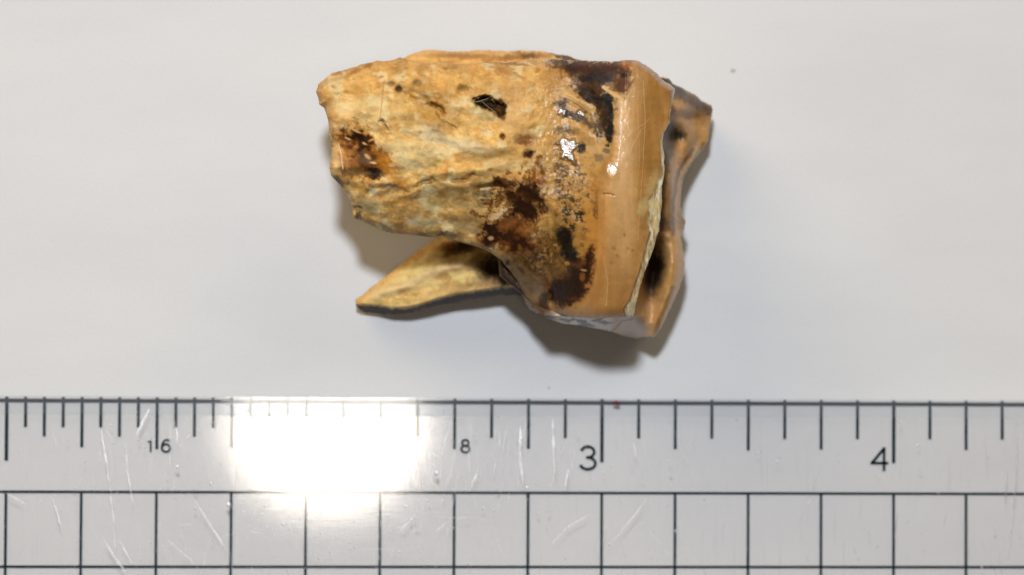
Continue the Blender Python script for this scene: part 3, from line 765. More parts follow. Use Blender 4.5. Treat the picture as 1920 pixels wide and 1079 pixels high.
    P.spot(672, 388, 8, 3, (60, 52, 34), 0.8, 10, 0.5); P.spot(674, 402, 6, 8, (56, 50, 32), 0.8, 0, 0.5)
    P.spot(775, 415, 14, 8, (214, 200, 168), 0.6, -20, 0.5); P.spot(810, 388, 18, 8, (214, 204, 146), 0.7, 0, 0.5); P.spot(800, 418, 22, 8, (206, 192, 140), 0.7, 0, 0.5)
    P.spot(845, 410, 14, 8, (150, 106, 44), 0.7, 0, 0.5); P.spot(828, 405, 8, 4, (170, 120, 50), 0.6, 0, 0.5); P.spot(872, 385, 9, 5, (206, 176, 130), 0.6, 0, 0.5)
    P.spot(840, 440, 30, 5, (84, 62, 34), 0.6, 5, 0.5); P.spot(792, 440, 12, 4, (88, 76, 50), 0.6, 5, 0.5); P.spot(725, 428, 16, 4, (84, 80, 56), 0.6, 25, 0.5)
    P.spot(905, 362, 18, 5, (100, 68, 34), 0.75, -6, 0.5); P.spot(925, 345, 24, 5, (116, 78, 36), 0.6, -4, 0.6); P.spot(880, 430, 30, 8, (196, 172, 124), 0.6, 15, 0.5)
    # neck, ochre and rust
    P.mix(sstep(985, 1065, x + 14 * P.nx) * sstep(270, 400, y + 20 * P.ny), (176, 124, 52), 0.85)
    P.mix(sstep(1000, 1050, x + 20 * P.nx) * (1 - sstep(300, 400, y)), (204, 156, 90), 0.75)
    P.mix(sstep(1090, 1112, x + 8 * P.nx) * sstep(300, 360, y), (204, 136, 56), 0.55)
    P.poly([(985, 470), (1005, 440), (1040, 410), (1060, 440), (1065, 520), (1035, 560), (1000, 560), (975, 520), (940, 480)], (172, 128, 62), 0.7, 10, 1.2)
    P.mix(sstep(0.05, 0.3, P.f) * (1 - sstep(0, 40, np.abs(x - 1010))) * sstep(430, 470, y), (214, 176, 104), 0.6)
    P.mix(sstep(0.08, 0.3, -P.f) * (1 - sstep(20, 60, np.abs(x - 1000))) * sstep(430, 470, y), (96, 66, 30), 0.6)
    P.poly([(975, 475), (1010, 455), (1050, 430), (1064, 470), (1066, 520), (1040, 560), (1010, 545), (985, 520), (955, 488)], (98, 66, 26), 0.9, 12, 1.8, 0.4)
    P.mix(sstep(0.0, 0.3, fbm(x, y, 13, 4, 181)) * gau(x, y, 1015, 480, 60, 60), (62, 40, 18), 0.85); P.mix(sstep(0.12, 0.32, fbm(x, y, 11, 3, 183)) * gau(x, y, 1015, 470, 55, 60), (186, 142, 74), 0.75)
    P.mix(sstep(0.12, 0.3, fbm(x / 1.3, y, 15, 4, 185)) * gau(x, y, 1075, 370, 45, 90), (92, 66, 30), 0.75)
    zz = gau(x, y, 1020, 490, 62, 60)
    P.mix(zz * sstep(0.05, 0.2, fbm(x, y, 20, 4, 261)), (160, 112, 44), 0.7); P.mix(zz * sstep(0.1, 0.2, fbm(x, y, 9, 3, 263)), (52, 34, 16), 0.75)
    reg = [(890, 398), (905, 372), (930, 344), (960, 338), (985, 338), (1000, 312), (1022, 316), (1026, 350), (1028, 392), (1012, 420), (1006, 450), (992, 472), (945, 474), (905, 464), (896, 440), (905, 415)]
    rg = sstep(-14, 14, poly_sd(x + 10 * P.nx, y + 10 * P.ny, reg))
    fk = fbm(x + 0.4 * y, y, 15, 4, 231); fk2 = fbm(x, y, 8, 3, 233)
    P.mix(rg * sstep(0.02, 0.16, fk), (142, 88, 34), 0.85); P.mix(rg * sstep(0.12, 0.22, fk2), (98, 54, 18), 0.85)
    P.poly([(898, 448), (905, 425), (930, 415), (950, 398), (985, 400), (1004, 425), (998, 440), (1004, 458), (990, 470), (950, 470), (915, 466)], (112, 64, 20), 0.9, 7, 1.8, 0.3)
    for pl in ([(968, 350), (985, 342), (1000, 350), (1013, 364), (1024, 388), (1016, 391), (1003, 380), (990, 374), (974, 364)],
               [(958, 366), (985, 368), (1004, 386), (1006, 412), (990, 410), (966, 398), (956, 382)], [(943, 354), (958, 356), (970, 370), (960, 374), (948, 364)],
               [(903, 440), (912, 424), (928, 420), (932, 436), (950, 440), (962, 424), (976, 418), (984, 430), (970, 444), (976, 460), (960, 462), (935, 452), (918, 462)],
               [(958, 452), (980, 450), (1002, 460), (992, 470), (966, 466)], [(925, 340), (945, 338), (962, 346), (950, 352), (930, 350)]):
        P.poly(pl, (150, 88, 28), 0.6, 16, 1.2, 0.1); P.poly(pl, (104, 54, 16), 0.85, 8, 1.3, 0.1); P.poly(pl, (50, 26, 10), 0.96, 6, 1.5, 0.4)
    P.poly([(940, 420), (960, 412), (975, 425), (960, 436)], (136, 78, 22), 0.5, 6, 1.5)
    P.mix(gau(x, y, 905, 366, 24, 9) * sstep(0.0, 0.2, fbm(x, y * 2, 12, 3, 237)), (92, 62, 34), 0.8)
    P.spot(930, 405, 16, 5, (230, 192, 148), 0.85, -22, 0.5); P.spot(920, 447, 5, 4, (222, 180, 130), 0.8, 0, 0.5, 0.4); P.spot(985, 432, 16, 8, (178, 112, 46), 0.6, 0, 0.5)
    for (cx, cy, rx, ry, an) in [(921, 388, 5, 9, 10), (937, 373, 7, 7, 0), (897, 403, 9, 5, 20), (1010, 305, 5, 7, 20), (1012, 345, 7, 8, 0), (1004, 330, 7, 16, -12), (1018, 322, 6, 20, -6), (990, 320, 4, 5, 0), (978, 314, 3, 4, 0), (973, 324, 3, 3, 0), (983, 332, 5, 6, 0),
                                 (952, 324, 4, 7, 0), (940, 337, 9, 3, 0), (992, 338, 7, 6, 0), (1013, 295, 7, 4, 15), (960, 342, 5, 3, 0), (885, 396, 4, 4, 0), (905, 376, 4, 3, 0)]:
        P.spot(cx, cy, rx, ry, (132, 76, 26), 0.85, an, 0.45, 1.5)
    P.spot(1010, 328, 5, 5, (206, 150, 84), 0.9, 0, 0.4, 0.4)
    P.spot(991, 288, 12, 8, (92, 44, 20), 0.95, 10, 0.4, 0.7); P.spot(993, 289, 6, 5, (46, 22, 16), 0.9, 0, 0.4, 0.5)
    P.spot(988, 262, 22, 11, (158, 104, 54), 0.85, 5, 0.5); P.spot(980, 268, 14, 4, (112, 70, 36), 0.6, 0, 0.5)
    P.spot(942, 257, 5.5, 6, (140, 92, 36), 0.95, 0, 0.3, 0.3)
    # cavity
    cv = poly_sd(x + 7 * fbm(x, y, 10, 3, 9), y + 6 * fbm(x, y, 10, 3, 19), CAVITY)
    P.mix(sstep(-9, 2, cv), (118, 102, 66), 0.65); P.mix(sstep(-2, 3, cv), (58, 40, 22), 0.95); P.spot(937, 207, 10, 12, (104, 68, 32), 0.8, 0, 0.6, 0.8); P.spot(905, 188, 12, 3, (26, 20, 14), 0.9, -18, 0.5)
    # black deposits by the crown, upper side
    blk = [(1030, 116), (1172, 115), (1182, 122), (1176, 135), (1160, 142), (1140, 146), (1130, 158), (1140, 178), (1150, 195), (1150, 225), (1146, 262), (1134, 262), (1124, 240), (1128, 214), (1106, 204), (1096, 190), (1078, 176), (1074, 164), (1096, 150), (1062, 138), (1040, 128)]
    P.poly(blk, (112, 76, 40), 0.8, 12, 1.6); P.poly(blk, (46, 32, 22), 0.95, 8, 1.8, 0.65); P.poly([(1040, 112), (1186, 112), (1182, 140), (1168, 172), (1120, 182), (1080, 172), (1056, 140)], (86, 54, 28), 0.75, 10, 1.8, 1.2)
    P.spot(1110, 130, 60, 8, (70, 36, 22), 0.8, 3, 0.5); P.spot(1120, 145, 26, 12, (44, 40, 38), 0.8, 0, 0.5); P.spot(1070, 126, 16, 6, (48, 32, 24), 0.8, 10, 0.5)
    P.spot(1095, 148, 14, 6, (30, 24, 22), 0.8, 5, 0.5); P.spot(1140, 190, 14, 12, (22, 18, 16), 0.9, 30, 0.4); P.spot(1105, 180, 26, 12, (42, 32, 26), 0.7, 30, 0.5)
    P.spot(1169, 158, 15, 20, (140, 86, 30), 0.8, 10, 0.5, 0.6); P.spot(1165, 160, 11, 14, (84, 46, 18), 0.85, 10, 0.5, 0.6); P.spot(1169, 142, 6, 5, (34, 20, 14), 0.9, 0, 0.4, 0.4)
    P.spot(1185, 122, 22, 8, (178, 92, 26), 0.6, 15, 0.6); P.spot(1190, 140, 6, 14, (160, 92, 30), 0.5, 0, 0.6, 0.4); P.spot(1040, 150, 22, 26, (178, 124, 56), 0.5, 0, 0.6)
    P.spot(1052, 196, 15, 12, (74, 54, 42), 0.9, 10, 0.45); P.line([(1062, 213), (1092, 222), (1108, 238)], 13, (52, 44, 44), 0.9, 0.6)
    P.spot(1122, 238, 9, 16, (40, 30, 24), 0.9, -15, 0.4); P.spot(1112, 225, 16, 22, (110, 80, 46), 0.55, 20, 0.6); P.line([(1141, 180), (1147, 220), (1142, 262)], 11, (26, 22, 22), 0.92, 0.5, 0.7)
    P.line([(1062, 178), (1082, 190), (1112, 206)], 13, (216, 174, 112), 0.92, 0.5, 0.8); P.line([(1058, 184), (1080, 194), (1096, 206)], 1.6, (112, 82, 48), 0.8, 0.5, 0.4)
    P.line([(1132, 164), (1148, 174), (1166, 190)], 7, (226, 182, 116), 0.95, 0.5, 0.5)
    P.line([(1060, 226), (1090, 244), (1104, 264), (1122, 280)], 10, (214, 168, 104), 0.9, 0.5, 0.8); P.spot(1060, 246, 24, 8, (118, 96, 66), 0.8, 0, 0.5)
    P.spot(1090, 277, 8, 12, (46, 44, 46), 0.95, 10, 0.4, 0.6); P.spot(1045, 280, 6, 20, (140, 104, 60), 0.6, 0, 0.5); P.spot(1138, 284, 7, 5, (110, 96, 84), 0.8, 0, 0.5); P.spot(1124, 297, 8, 8, (122, 100, 78), 0.7, 0, 0.5)
    P.spot(1156, 277, 4, 3, (150, 84, 52), 0.8, 0, 0.4, 0.4)
    nk = gau(x, y, 1062, 365, 42, 85)
    P.mix(nk * sstep(0.2, 0.29, fbm(x, y, 15, 3, 241)), (72, 52, 24), 0.8); P.mix(nk * sstep(0.1, 0.3, fbm(x, y, 24, 3, 243)), (150, 104, 46), 0.5)
    # dotted deposits running down the neck
    for (cx, cy, rx, ry, an, op) in [(1048, 310, 9, 4, 0, .7), (1046, 322, 10, 8, 0, .6), (1048, 338, 7, 5, 0, .8), (1057, 331, 7, 3, -10, .7), (1080, 322, 5, 4, 40, .8), (1090, 327, 9, 3, 5, .8), (1046, 356, 9, 7, 0, .7), (1070, 346, 4, 2, 20, .7),
                                     (1055, 370, 10, 6, 10, .7), (1072, 376, 8, 5, 30, .85), (1062, 390, 10, 8, 20, .9), (1089, 406, 7, 11, -8, .95), (1058, 414, 7, 4, 20, .8), (1072, 428, 6, 7, 20, .9), (1102, 367, 4, 3, 0, .7), (1110, 350, 8, 8, 0, .35),
                                     (1095, 360, 6, 3, 0, .4), (1118, 385, 4, 24, 0, .4), (1118, 402, 4, 7, 0, .4), (1085, 312, 8, 4, 50, .5), (1100, 432, 5, 4, 0, .4), (1092, 460, 3, 5, 0, .4), (1045, 400, 8, 5, 0, .3)]:
        P.spot(cx, cy, rx, ry, (50, 40, 22), op, an, 0.45, 1.9)
    # dark patch low on the neck
    P.line([(1057, 442), (1062, 468), (1078, 492), (1088, 520)], 24, (64, 44, 20), 0.8, 0.5, 1.2); P.line([(1058, 440), (1063, 466), (1074, 492), (1082, 520), (1086, 545)], 26, (30, 22, 12), 0.95, 0.4, 1.2); P.poly([(1062, 468), (1076, 474), (1088, 486), (1092, 500), (1088, 525), (1072, 520), (1060, 495)], (26, 20, 12), 0.95, 4, 1.2)
    P.poly([(1094, 484), (1104, 462), (1115, 468), (1113, 512), (1104, 522), (1092, 508)], (44, 22, 8), 0.95, 5, 1.2)
    pat = [(1063, 500), (1085, 500), (1094, 482), (1106, 464), (1114, 470), (1112, 494), (1112, 512), (1103, 530), (1102, 548), (1088, 566), (1068, 574), (1050, 576), (1036, 566), (1031, 545), (1036, 530)]
    P.poly(pat, (170, 100, 30), 0.85, 14, 0.7); P.poly(pat, (112, 62, 20), 0.9, 8, 1.2, 0.2); P.poly(pat, (40, 22, 9), 0.98, 8, 1.3, 0.15)
    P.spot(1064, 495, 5, 4, (198, 150, 70), 0.9, 0, 0.4, 0.5); P.spot(1094, 507, 6, 2, (190, 140, 90), 0.9, 10, 0.4, 0.3); P.spot(1092, 520, 5, 8, (150, 92, 30), 0.7, 0, 0.5, 0.5)
    P.spot(1045, 505, 24, 20, (120, 86, 36), 0.5, 0, 0.6); P.spot(1075, 560, 14, 5, (108, 60, 24), 0.5, 10, 0.5)
    # grey-brown lobe at the lower margin
    P.poly([(940, 480), (965, 490), (990, 510), (1012, 535), (1030, 548), (1030, 580), (1040, 592), (1000, 596), (980, 560)], (122, 96, 68), 0.85, 8, 1.0)
    P.spot(1018, 566, 12, 20, (70, 52, 42), 0.85, 10, 0.45); P.spot(975, 505, 10, 4, (84, 56, 46), 0.8, 45, 0.5); P.spot(952, 494, 5, 5, (50, 38, 34), 0.9, 0, 0.4); P.spot(960, 480, 16, 4, (96, 66, 48), 0.6, 30, 0.5)
    P.spot(1000, 560, 8, 12, (160, 120, 60), 0.6, 0, 0.5)
    # enamel
    cx = cervx(y); em = sstep(-3, 10, x - cx)
    P.mix(em, (202, 154, 92), 0.97)
    P.mix(em * sstep(-0.1, 0.35, fbm(x, y / 2.5, 50, 3, 140)), (192, 138, 70), 0.6)
    P.mix(em * (1 - sstep(0, 26, np.abs(x - 1222 + 0.1 * (y - 200)))) * (1 - sstep(330, 420, y)), (170, 118, 48), 0.55)
    P.mix(em * (1 - sstep(0, 30, x - cx)) * sstep(320, 420, y), (206, 136, 58), 0.6)
    P.mix(em * sstep(0.1, 0.4, fbm(x * 3, y / 3, 24, 3, 150)), (218, 172, 110), 0.25)
    P.mix(em * (1 - sstep(112, 150, y)), (190, 122, 50), 0.6)
    P.mix(em * sstep(-40, -6, x - rimx(y)) * (0.6 + 0.8 * P.nx), (150, 102, 42), 0.75)
    P.mix(em * gau(x, y, 1212, 250, 22, 110), (146, 98, 38), 0.6); P.mix(em * gau(x, y, 1168, 270, 15, 120), (238, 198, 146), 0.7); P.mix(em * gau(x, y, 1178, 440, 12, 90), (222, 176, 120), 0.5)  # middle mix paints a vertical sheen into the enamel colour
    P.c = P.c * (1 + em * (0.26 * fbm(x * 2.0, y / 3.0, 30, 4, 171) + 0.16 * fbm(x, y, 90, 2, 172)))[..., None]
    P.spot(1222, 350, 9, 26, (214, 186, 122), 0.5, 12, 0.7)
    P.mix(em * sstep(400, 590, y), (168, 118, 62), 0.7); P.mix(em * gau(x, y, 1165, 370, 26, 60), (216, 168, 108), 0.5)
    P.mix(em * sstep(0.12, 0.2, np.abs(fbm(x / 3.2, y * 1.1, 26, 2, 177))) * 0, (230, 190, 130), 0.3)
    keep = em[..., None] * 0
    for (a_, b_, r_) in [(1146, 493, 3.5), (1171, 441, 3), (1178, 466, 3), (1151, 466, 4), (1158, 480, 3), (1186, 470, 2.5), (1128, 555, 2)]:
        P.spot(a_, b_, r_, r_, (140, 100, 50), 0.55, 0, 0.6, 0.3)
    for pts in ([(1180, 247), (1205, 235), (1218, 222)], [(1178, 290), (1192, 262), (1205, 240)], [(1166, 330), (1180, 345), (1196, 360)], [(1195, 200), (1200, 290), (1192, 370)], [(1206, 150), (1210, 230), (1204, 330), (1196, 450)], [(1172, 140), (1174, 200), (1170, 260)], [(1150, 410), (1172, 430), (1180, 470)], [(1132, 480), (1140, 530), (1136, 575)]):
        P.line(pts, 1.2, (226, 184, 124), 0.5, 0.6, 0.2)
    P.line([(1131, 363), (1145, 364), (1152, 366)], 1.8, (124, 84, 50), 0.8, 0.5, 0.2)
    # re-lay deposits that overlap the enamel margin
    P.spot(1165, 160, 11, 14, (84, 46, 18), 0.8, 10, 0.5, 0.6); P.spot(1169, 142, 6, 5, (34, 20, 14), 0.8, 0, 0.4, 0.4)
    # pale broken rim
    rx = rimx(y) + 5 * fbm(x, y, 16, 3, 168) * sstep(360, 380, y); rm = sstep(-1, 2, x - rx) * sstep(160, 200, y)
    P.mix(rm, (222, 200, 148), 0.92)
    P.mix(rm * sstep(0.05, 0.25, fbm(x * 1.3, y / 2.6, 14, 3, 160)), (176, 132, 74), 0.75)
    P.mix(rm * sstep(0.05, 0.3, fbm(x * 1.4, y / 2.4, 12, 3, 165)), (246, 238, 208), 0.85)
    P.spot(1206, 388, 9, 16, (204, 178, 116), 0.7, 10, 0.6)
    dd, _ = seg_dist(x, y, [p for p in RIM if p[1] > 430]); P.mix(np.exp(-(dd / 1.6) ** 2), (110, 78, 40), 0.8)
    # wetness / polish
    w = 0.12 + 0 * x
    w += 0.42 * sstep(940, 1040, x + 20 * P.nx)
    w += 0.22 * em
    w += 0.34 * gau(x, y, 1024, 250, 14, 60) + 0.25 * gau(x, y, 990, 262, 18, 10)
    w -= 0.15 * rm
    gxx = np.interp(y, [100, 190, 240, 300, 320, 345, 420, 600], [1190, 1164, 1162, 1158, 1147, 1143, 1138, 1126])
    w -= 0.16 * np.exp(-((x - gxx) / 13.0) ** 2) * (1 - sstep(295, 305, y))
    w += 0.15 * gau(x, y, 1147, 317, 14, 16)
    for (a_, b_, c_, d_) in [(1070, 215, 40, 14), (1068, 278, 30, 30)]:
        w += 0.35 * gau(x, y, a_, b_, c_, d_)
    w = w * (0.3 + 0.7 * sstep(0.01, 0.16, P.c.mean(-1)))
    for pl in (STAR, GL2, GL3):
        m = sstep(-2, 2, poly_sd(x + 5 * fbm(x, y, 10, 3, 15), y + 5 * fbm(x, y, 10, 3, 16), pl) + 3 * fbm(x, y, 7, 2, 17)); P.mix(m, (86, 78, 72), 0.6); w = w * (1 - m) + 0.93 * m
    return P.c, w

top = [(592, 172), (597, 158), (610, 147), (623, 137), (643, 133), (663, 126), (687, 119), (707, 115), (730, 114), (748, 109), (757, 110), (777, 114), (797, 119), (822, 117), (842, 118), (877, 121),
       (900, 119), (927, 117), (950, 118), (963, 115), (983, 113), (1000, 112), (1022, 110), (1050, 112), (1083, 114), (1117, 115), (1150, 115), (1175, 113), (1194, 114), (1209, 120), (1232, 139), (1246, 153), (1266, 166)]
right = [(1266, 166), (1262, 186), (1258, 206), (1255, 232), (1246, 247), (1241, 264), (1245, 285), (1246, 308), (1245, 331), (1241, 352), (1241, 378), (1239, 400), (1235, 433), (1226, 467), (1218, 485), (1204, 525), (1198, 547), (1192, 574), (1186, 594)]
bottom = [(662, 408), (674, 413), (691, 420), (712, 431), (735, 438), (764, 440), (785, 442), (808, 445), (831, 442), (852, 451), (881, 459), (898, 464), (920, 473), (941, 488), (956, 507), (972, 531), (981, 550), (987, 568), (993, 580), (1008, 588),
          (1024, 589), (1034, 584), (1051, 590), (1082, 595), (1106, 598), (1140, 596), (1175, 595), (1186, 594)]
left = [(592, 172), (596, 182), (600, 197), (608, 203), (615, 225), (618, 255), (622, 273), (621, 298), (618, 315), (620, 327), (630, 339), (645, 356), (656, 374), (661, 394), (662, 408)]
pt = Patch(top, right, bottom, left, 600, 420)
def wall_main(x, y):
    return 60 + 75 * sstep(640, 900, x) + 120 * sstep(980, 1100, x)
V, Q, pig, wet, px = pt.build(H_main, C_main, wall_main, 20, inset=1.0, jag=2.4, seed=1)
nrm = vnormals(V, Q)
fc = px[Q].mean(1)
dom = np.where(fc[:, 0] > rimx(fc[:, 1]) + 0.5, 2, np.where(fc[:, 0] > cervx(fc[:, 1]), 1, 0))
emit('root', V, Q, pig, wet, dom == 0, M_ROOT, nrm, 'broad pale yellow root with brown and black stains, on top')
emit('enamel', V, Q, pig, wet, dom == 1, M_ENAMEL, nrm, 'smooth glossy tan enamel face')
emit('enamel_rim', V, Q, pig, wet, dom == 2, M_ENAMEL, nrm, 'chipped pale rim of the enamel')

# two thin fibres in the cavity
M_FIBRE = ink_material('pale_fibre', (0.20, 0.155, 0.085))
def fibre(pts, r):
    P = np.array([unproj(a, b, c * K) for a, b, c in pts]); n = 6; vs, fs = [], []
    for k, p in enumerate(P):
        t = P[min(k + 1, len(P) - 1)] - P[max(k - 1, 0)]; t /= np.linalg.norm(t)
        u = np.cross(t, [0, 0, 1]); u /= np.linalg.norm(u); w = np.cross(t, u)
        for j in range(n): a = 2 * math.pi * j / n; vs.append(p + r * K * (u * math.cos(a) + w * math.sin(a)))
    for k in range(len(P) - 1):
        for j in range(n): fs.append((k * n + j, k * n + (j + 1) % n, (k + 1) * n + (j + 1) % n, (k + 1) * n + j))
    return link('fibre', mesh_np('fibre', vs, fs), M_FIBRE, tooth)
fibre([(890, 192, 434), (900, 190, 430), (916, 185, 432)], 1.2)
fibre([(903, 190, 430), (914, 200, 428), (930, 212, 434)], 0.8)

# ---- crown body with its blurred cusps
def H_body(x, y, d):
    h = 250 + 0 * x
    h -= 135 * sstep(1232, 1330, x)
    h -= 90 * sstep(470, 640, y) * sstep(1150, 1230, x)
    # south flank under the enamel face: starts high, falls to the outline
    fl = np.interp(x, [1000, 1100, 1190, 1240], [300, 300, 270, 200])
    s = sstep(560, 600, y) * (1 - sstep(1185, 1225, x))
    h = h * (1 - s) + s * (fl - 4.2 * np.clip(y - 592, 0, 60))
    for (a, b, c, e, g, k) in [(1290, 195, 34, 14, 30, 34), (1322, 235, 14, 50, 10, 26), (1300, 300, 14, 50, 18, 22), (1262, 255, 16, 30, 10, -70), (1258, 370, 10, 60, 0, 20), (1272, 350, 8, 60, 0, -12),
                               (1266, 500, 14, 46, -8, 42), (1246, 580, 12, 50, -24, 34), (1228, 500, 16, 52, -12, -100), (1205, 612, 26, 10, 20, 16), (1250, 445, 26, 10, 0, 14), (1275, 425, 10, 16, 0, -20)]:
        h += 0.62 * k * gau(x, y, a, b, c * 1.15, e * 1.1, -g)
    h += 5 * fbm(x, y, 40, 3, 201) + 2 * fbm(x, y, 14, 3, 203)
    q = np.clip(1 - d / 9, 0, 1)
    h -= 8 * (1 - np.sqrt(np.clip(1 - q * q, 0, 1)))
    return np.maximum(h, 48)
def C_body(x, y, d):
    P = Paint(x, y, (214, 162, 96))
    P.mix(sstep(-0.1, 0.35, fbm(x, y, 44, 3, 210)), (222, 178, 112), 0.5)
    P.spot(1296, 186, 44, 15, (84, 56, 34), 0.9, 25, 0.6); P.spot(1308, 222, 18, 12, (110, 76, 44), 0.7, 20, 0.6); P.spot(1255, 158, 20, 9, (48, 48, 50), 0.9, 40, 0.5); P.spot(1278, 172, 12, 5, (52, 48, 46), 0.8, 30, 0.5)
    P.spot(1325, 206, 16, 8, (70, 44, 24), 0.8, 20, 0.6); P.spot(1295, 215, 30, 9, (120, 80, 40), 0.6, 10, 0.6); P.spot(1300, 240, 26, 12, (214, 160, 96), 0.7, -40, 0.6)
    P.spot(1264, 250, 26, 16, (46, 32, 24), 0.97, 10, 0.6); P.spot(1290, 285, 8, 40, (128, 88, 52), 0.6, 28, 0.7); P.spot(1252, 285, 12, 30, (96, 70, 44), 0.8, 10, 0.6); P.mix((1 - sstep(1250, 1268, x + 5 * P.nx)) * sstep(175, 200, y) * (1 - sstep(420, 450, y)), (84, 58, 36), 0.75)  # last mix paints the shade behind the rim
    P.line([(1262, 440), (1262, 380), (1272, 320), (1300, 280)], 7, (104, 72, 46), 0.8, 0.7, 0.4); P.line([(1250, 440), (1250, 370), (1254, 330)], 7, (182, 138, 84), 0.8, 0.7, 0.4)
    P.line([(1274, 430), (1272, 370), (1282, 330), (1318, 270)], 5, (206, 156, 96), 0.8, 0.7, 0.4); P.line([(1279, 336), (1298, 306), (1320, 270)], 6, (60, 50, 44), 0.5, 0.6, 0.3)  # second line paints the edge shadow along the cusp outline
    P.spot(1280, 420, 9, 18, (150, 122, 100), 0.8, 0, 0.6); P.spot(1245, 420, 12, 16, (92, 66, 46), 0.7, 0, 0.6)
    P.spot(1228, 500, 20, 60, (38, 22, 16), 0.97, 12, 0.45, 0.5); P.spot(1256, 470, 18, 22, (206, 160, 104), 0.7, 0, 0.6); P.spot(1270, 510, 12, 40, (226, 168, 78), 0.7, 8, 0.6)
    P.line([(1262, 540), (1238, 596), (1228, 622)], 8, (146, 100, 44), 0.7, 0.7, 0.4); P.line([(1276, 530), (1250, 590), (1234, 622)], 6, (206, 164, 104), 0.7, 0.7, 0.4)
    P.spot(1205, 590, 14, 30, (188, 156, 120), 0.6, 10, 0.6); P.spot(1192, 600, 10, 8, (150, 94, 52), 0.7, 0, 0.6); P.spot(1185, 618, 34, 16, (214, 190, 172), 0.85, 5, 0.5); P.spot(1214, 618, 16, 5, (206, 164, 120), 0.7, 30, 0.5)
    # mottled flank under the enamel face
    s = sstep(574, 592, y) * (1 - sstep(1140, 1156, x))
    P.mix(s, (238, 226, 220), 0.92); P.mix(s * sstep(0.0, 0.12, fbm(x / 2.6, y, 11, 3, 220)), (26, 26, 32), 0.95); P.mix(s * (1 - sstep(1030, 1050, x)), (96, 76, 62), 0.7)
    P.line([(1186, 598), (1165, 604), (1146, 622)], 2.0, (60, 44, 36), 0.9, 0.5, 0.3)
    P.mix((1 - sstep(1010, 1050, x)) * sstep(440, 500, y), (84, 62, 44), 0.9)
    P.mix(1 - sstep(970, 1010, x), (60, 38, 22), 0.9)
    w = 0.62 - 0.5 * (1 - sstep(1030, 1070, x)) * sstep(420, 460, y)
    return P.c, w
btop = [(930, 170), (1100, 150), (1200, 146), (1244, 145), (1255, 148), (1261, 156), (1276, 164), (1302, 177), (1317, 190), (1333, 197), (1337, 206)]
bright = [(1337, 206), (1334, 223), (1330, 241), (1328, 264), (1317, 282), (1296, 308), (1280, 337), (1277, 360), (1275, 385), (1279, 405), (1285, 415), (1284, 428), (1276, 445), (1281, 470), (1284, 495), (1281, 519), (1272, 545), (1259, 574), (1246, 602), (1238, 617), (1227, 632)]
bbot = [(940, 520), (975, 548), (1000, 575), (1015, 588), (1030, 600), (1051, 606), (1088, 611), (1125, 618), (1146, 623), (1174, 632), (1192, 635), (1210, 632), (1227, 632)]
bleft = [(930, 170), (920, 300), (930, 420), (940, 520)]
pb = Patch(btop, bright, bbot, bleft, 230, 220)
V, Q, pig, wet, px = pb.build(H_body, C_body, lambda x, y: 120 + 60 * sstep(1000, 1150, x), 22, inset=1.2, jag=1.6, seed=2)
emit('crown', V, Q, pig, wet, np.ones(len(Q), bool), M_ENAMEL, vnormals(V, Q), 'deeper part of the crown with tan and dark cusps at the right')

# ---- lower root
def H_low(x, y, d):
    h = 82 + 0.26 * (x - 670)
    ax = np.interp(x, [670, 700, 760, 800, 880, 1000], [570, 552, 530, 512, 498, 500])
    h += 13 * np.exp(-((y - ax) / 15) ** 2) * sstep(662, 730, x) + 0.22 * (y - ax)
    cy = np.interp(x, [670, 706, 735, 764, 793, 823, 852, 881, 939, 1000], [573, 574, 579, 578, 571, 561, 553, 549, 540, 535])
    h -= np.clip(y - cy + 3, 0, None) * 3.6
    for (a, b, c, e, g, k) in [(870, 462, 34, 9, -12, -34), (925, 505, 24, 26, 20, -36), (850, 500, 40, 8, -8, 10), (760, 540, 40, 8, -12, 8), (900, 525, 40, 10, -6, 10)]:
        h += k * gau(x, y, a, b, c, e, g)
    h += 5 * fbm(x / 1.6, y + 0.3 * x, 36, 3, 301) + 1.5 * fbm(x, y, 12, 3, 303)
    q = np.clip(1 - d / 26, 0, 1)
    return np.maximum(h - 22 * (1 - np.sqrt(np.clip(1 - q * q, 0, 1))), 18)
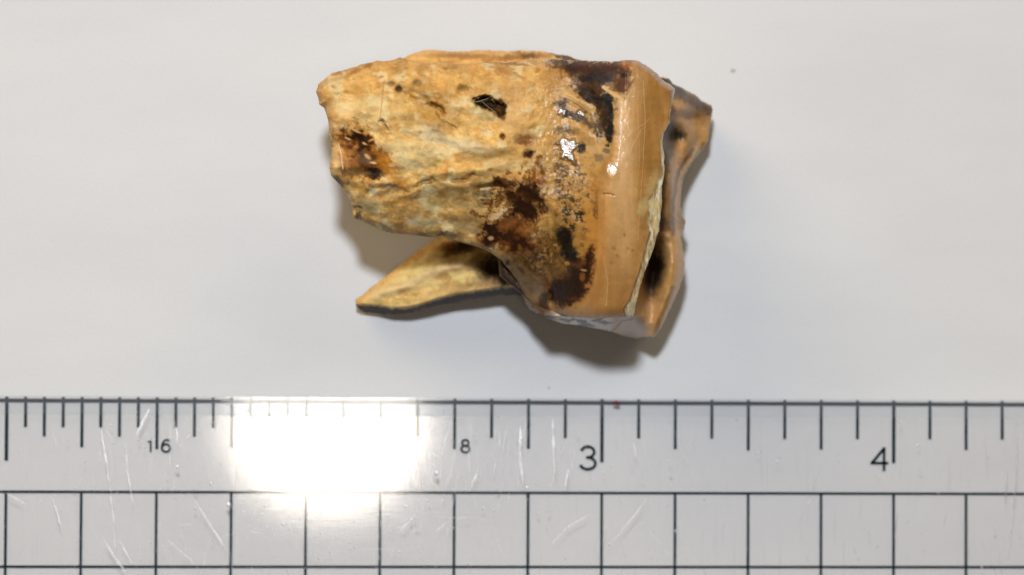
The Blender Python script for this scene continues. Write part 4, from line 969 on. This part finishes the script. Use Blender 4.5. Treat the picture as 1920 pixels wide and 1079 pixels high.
def C_low(x, y, d):
    P = Paint(x, y, (255, 222, 146))
    P.mix(sstep(-0.1, 0.3, fbm(x, y, 36, 3, 310)), (252, 212, 140), 0.6)
    P.mix(sstep(0.1, 0.35, fbm(x / 1.6, y + .3 * x, 24, 4, 312)), (206, 150, 76), 0.6)
    P.line([(700, 556), (760, 535), (800, 518), (830, 504), (880, 500)], 16, (244, 212, 158), 0.7, 0.8, 0.5)  # highlight along the crest, painted into the pigment
    P.spot(740, 566, 60, 8, (206, 166, 96), 0.6, -6, 0.6); P.spot(850, 542, 50, 9, (200, 152, 82), 0.6, -10, 0.6); P.spot(680, 572, 12, 8, (190, 160, 90), 0.7, 0, 0.6)
    P.spot(868, 466, 46, 13, (84, 52, 16), 0.9, -16, 0.5); P.spot(836, 462, 14, 6, (190, 130, 56), 0.7, 0, 0.6); P.spot(850, 488, 24, 6, (160, 118, 52), 0.7, -10, 0.6)
    P.spot(930, 506, 40, 28, (40, 19, 8), 0.97, 20, 0.5); P.spot(895, 478, 10, 16, (160, 116, 52), 0.7, 20, 0.6); P.spot(905, 530, 26, 10, (206, 160, 110), 0.6, -8, 0.6)  # large dark spot: brown stain plus painted occlusion at the contact
    P.mix(sstep(960, 985, x), (70, 44, 26), 0.8)
    P.mix(1 - sstep(3, 16, d + 4 * P.nx), (236, 168, 88), 0.5)
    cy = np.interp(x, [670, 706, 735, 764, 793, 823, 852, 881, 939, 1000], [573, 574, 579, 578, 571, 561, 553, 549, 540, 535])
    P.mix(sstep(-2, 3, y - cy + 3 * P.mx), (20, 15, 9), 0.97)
    P.c = P.c * (1 + 0.2 * fbm(x / 1.8, y + 0.3 * x, 14, 4, 320))[..., None]
    return P.c, 0.1 + 0 * x
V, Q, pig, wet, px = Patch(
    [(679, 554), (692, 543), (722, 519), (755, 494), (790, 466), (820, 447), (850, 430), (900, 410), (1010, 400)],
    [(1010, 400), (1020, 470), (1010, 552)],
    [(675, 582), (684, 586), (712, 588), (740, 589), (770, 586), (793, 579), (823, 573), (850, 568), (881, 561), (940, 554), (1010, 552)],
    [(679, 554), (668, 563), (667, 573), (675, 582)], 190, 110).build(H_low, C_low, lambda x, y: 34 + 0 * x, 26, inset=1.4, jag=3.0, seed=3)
emit('root', V, Q, pig, wet, np.ones(len(Q), bool), M_ROOT, vnormals(V, Q), 'narrow pointed root lowest in the picture, close to the paper')

# ---- back root, showing over the top edge
def H_back(x, y, d):
    h = 190 + 8 * fbm(x, y, 50, 3, 401) + 3 * fbm(x, y, 14, 3, 402) + 14 * gau(x, y, 850, 108, 120, 10) + 0.10 * (x - 900)
    q = np.clip(1 - d / 34, 0, 1)
    return h - 46 * (1 - np.sqrt(np.clip(1 - q * q, 0, 1)))
def C_back(x, y, d):
    P = Paint(x, y, (246, 192, 112))
    P.spot(855, 106, 50, 5, (184, 130, 60), 0.9, 2, 0.7); P.spot(930, 104, 30, 6, (236, 184, 116), 0.8, 0, 0.6); P.spot(905, 108, 60, 6, (178, 122, 60), 0.7, 4, 0.7)
    P.spot(990, 104, 22, 6, (104, 66, 30), 0.9, 5, 0.6); P.spot(955, 108, 24, 5, (140, 92, 42), 0.7, 0, 0.6); P.spot(1062, 108, 30, 9, (74, 58, 56), 0.9, 18, 0.5); P.spot(1020, 106, 14, 6, (170, 112, 64), 0.7, 0, 0.6)
    return P.c, 0.3 + 0 * x
V, Q, pig, wet, px = Patch(
    [(740, 116), (760, 108), (772, 101), (793, 95), (813, 93), (850, 97), (870, 96), (917, 94), (955, 96), (992, 95), (1017, 97), (1040, 101), (1067, 106), (1090, 113), (1130, 130)],
    [(1130, 130), (1140, 180), (1130, 240)], [(750, 230), (900, 260), (1130, 240)], [(740, 116), (728, 160), (750, 230)], 150, 70).build(H_back, C_back, lambda x, y: 110 + 0 * x, 30, inset=1.0, jag=2.5, seed=4)
emit('root', V, Q, pig, wet, np.ones(len(Q), bool), M_ROOT, vnormals(V, Q), 'out-of-focus root behind, showing above the top edge')
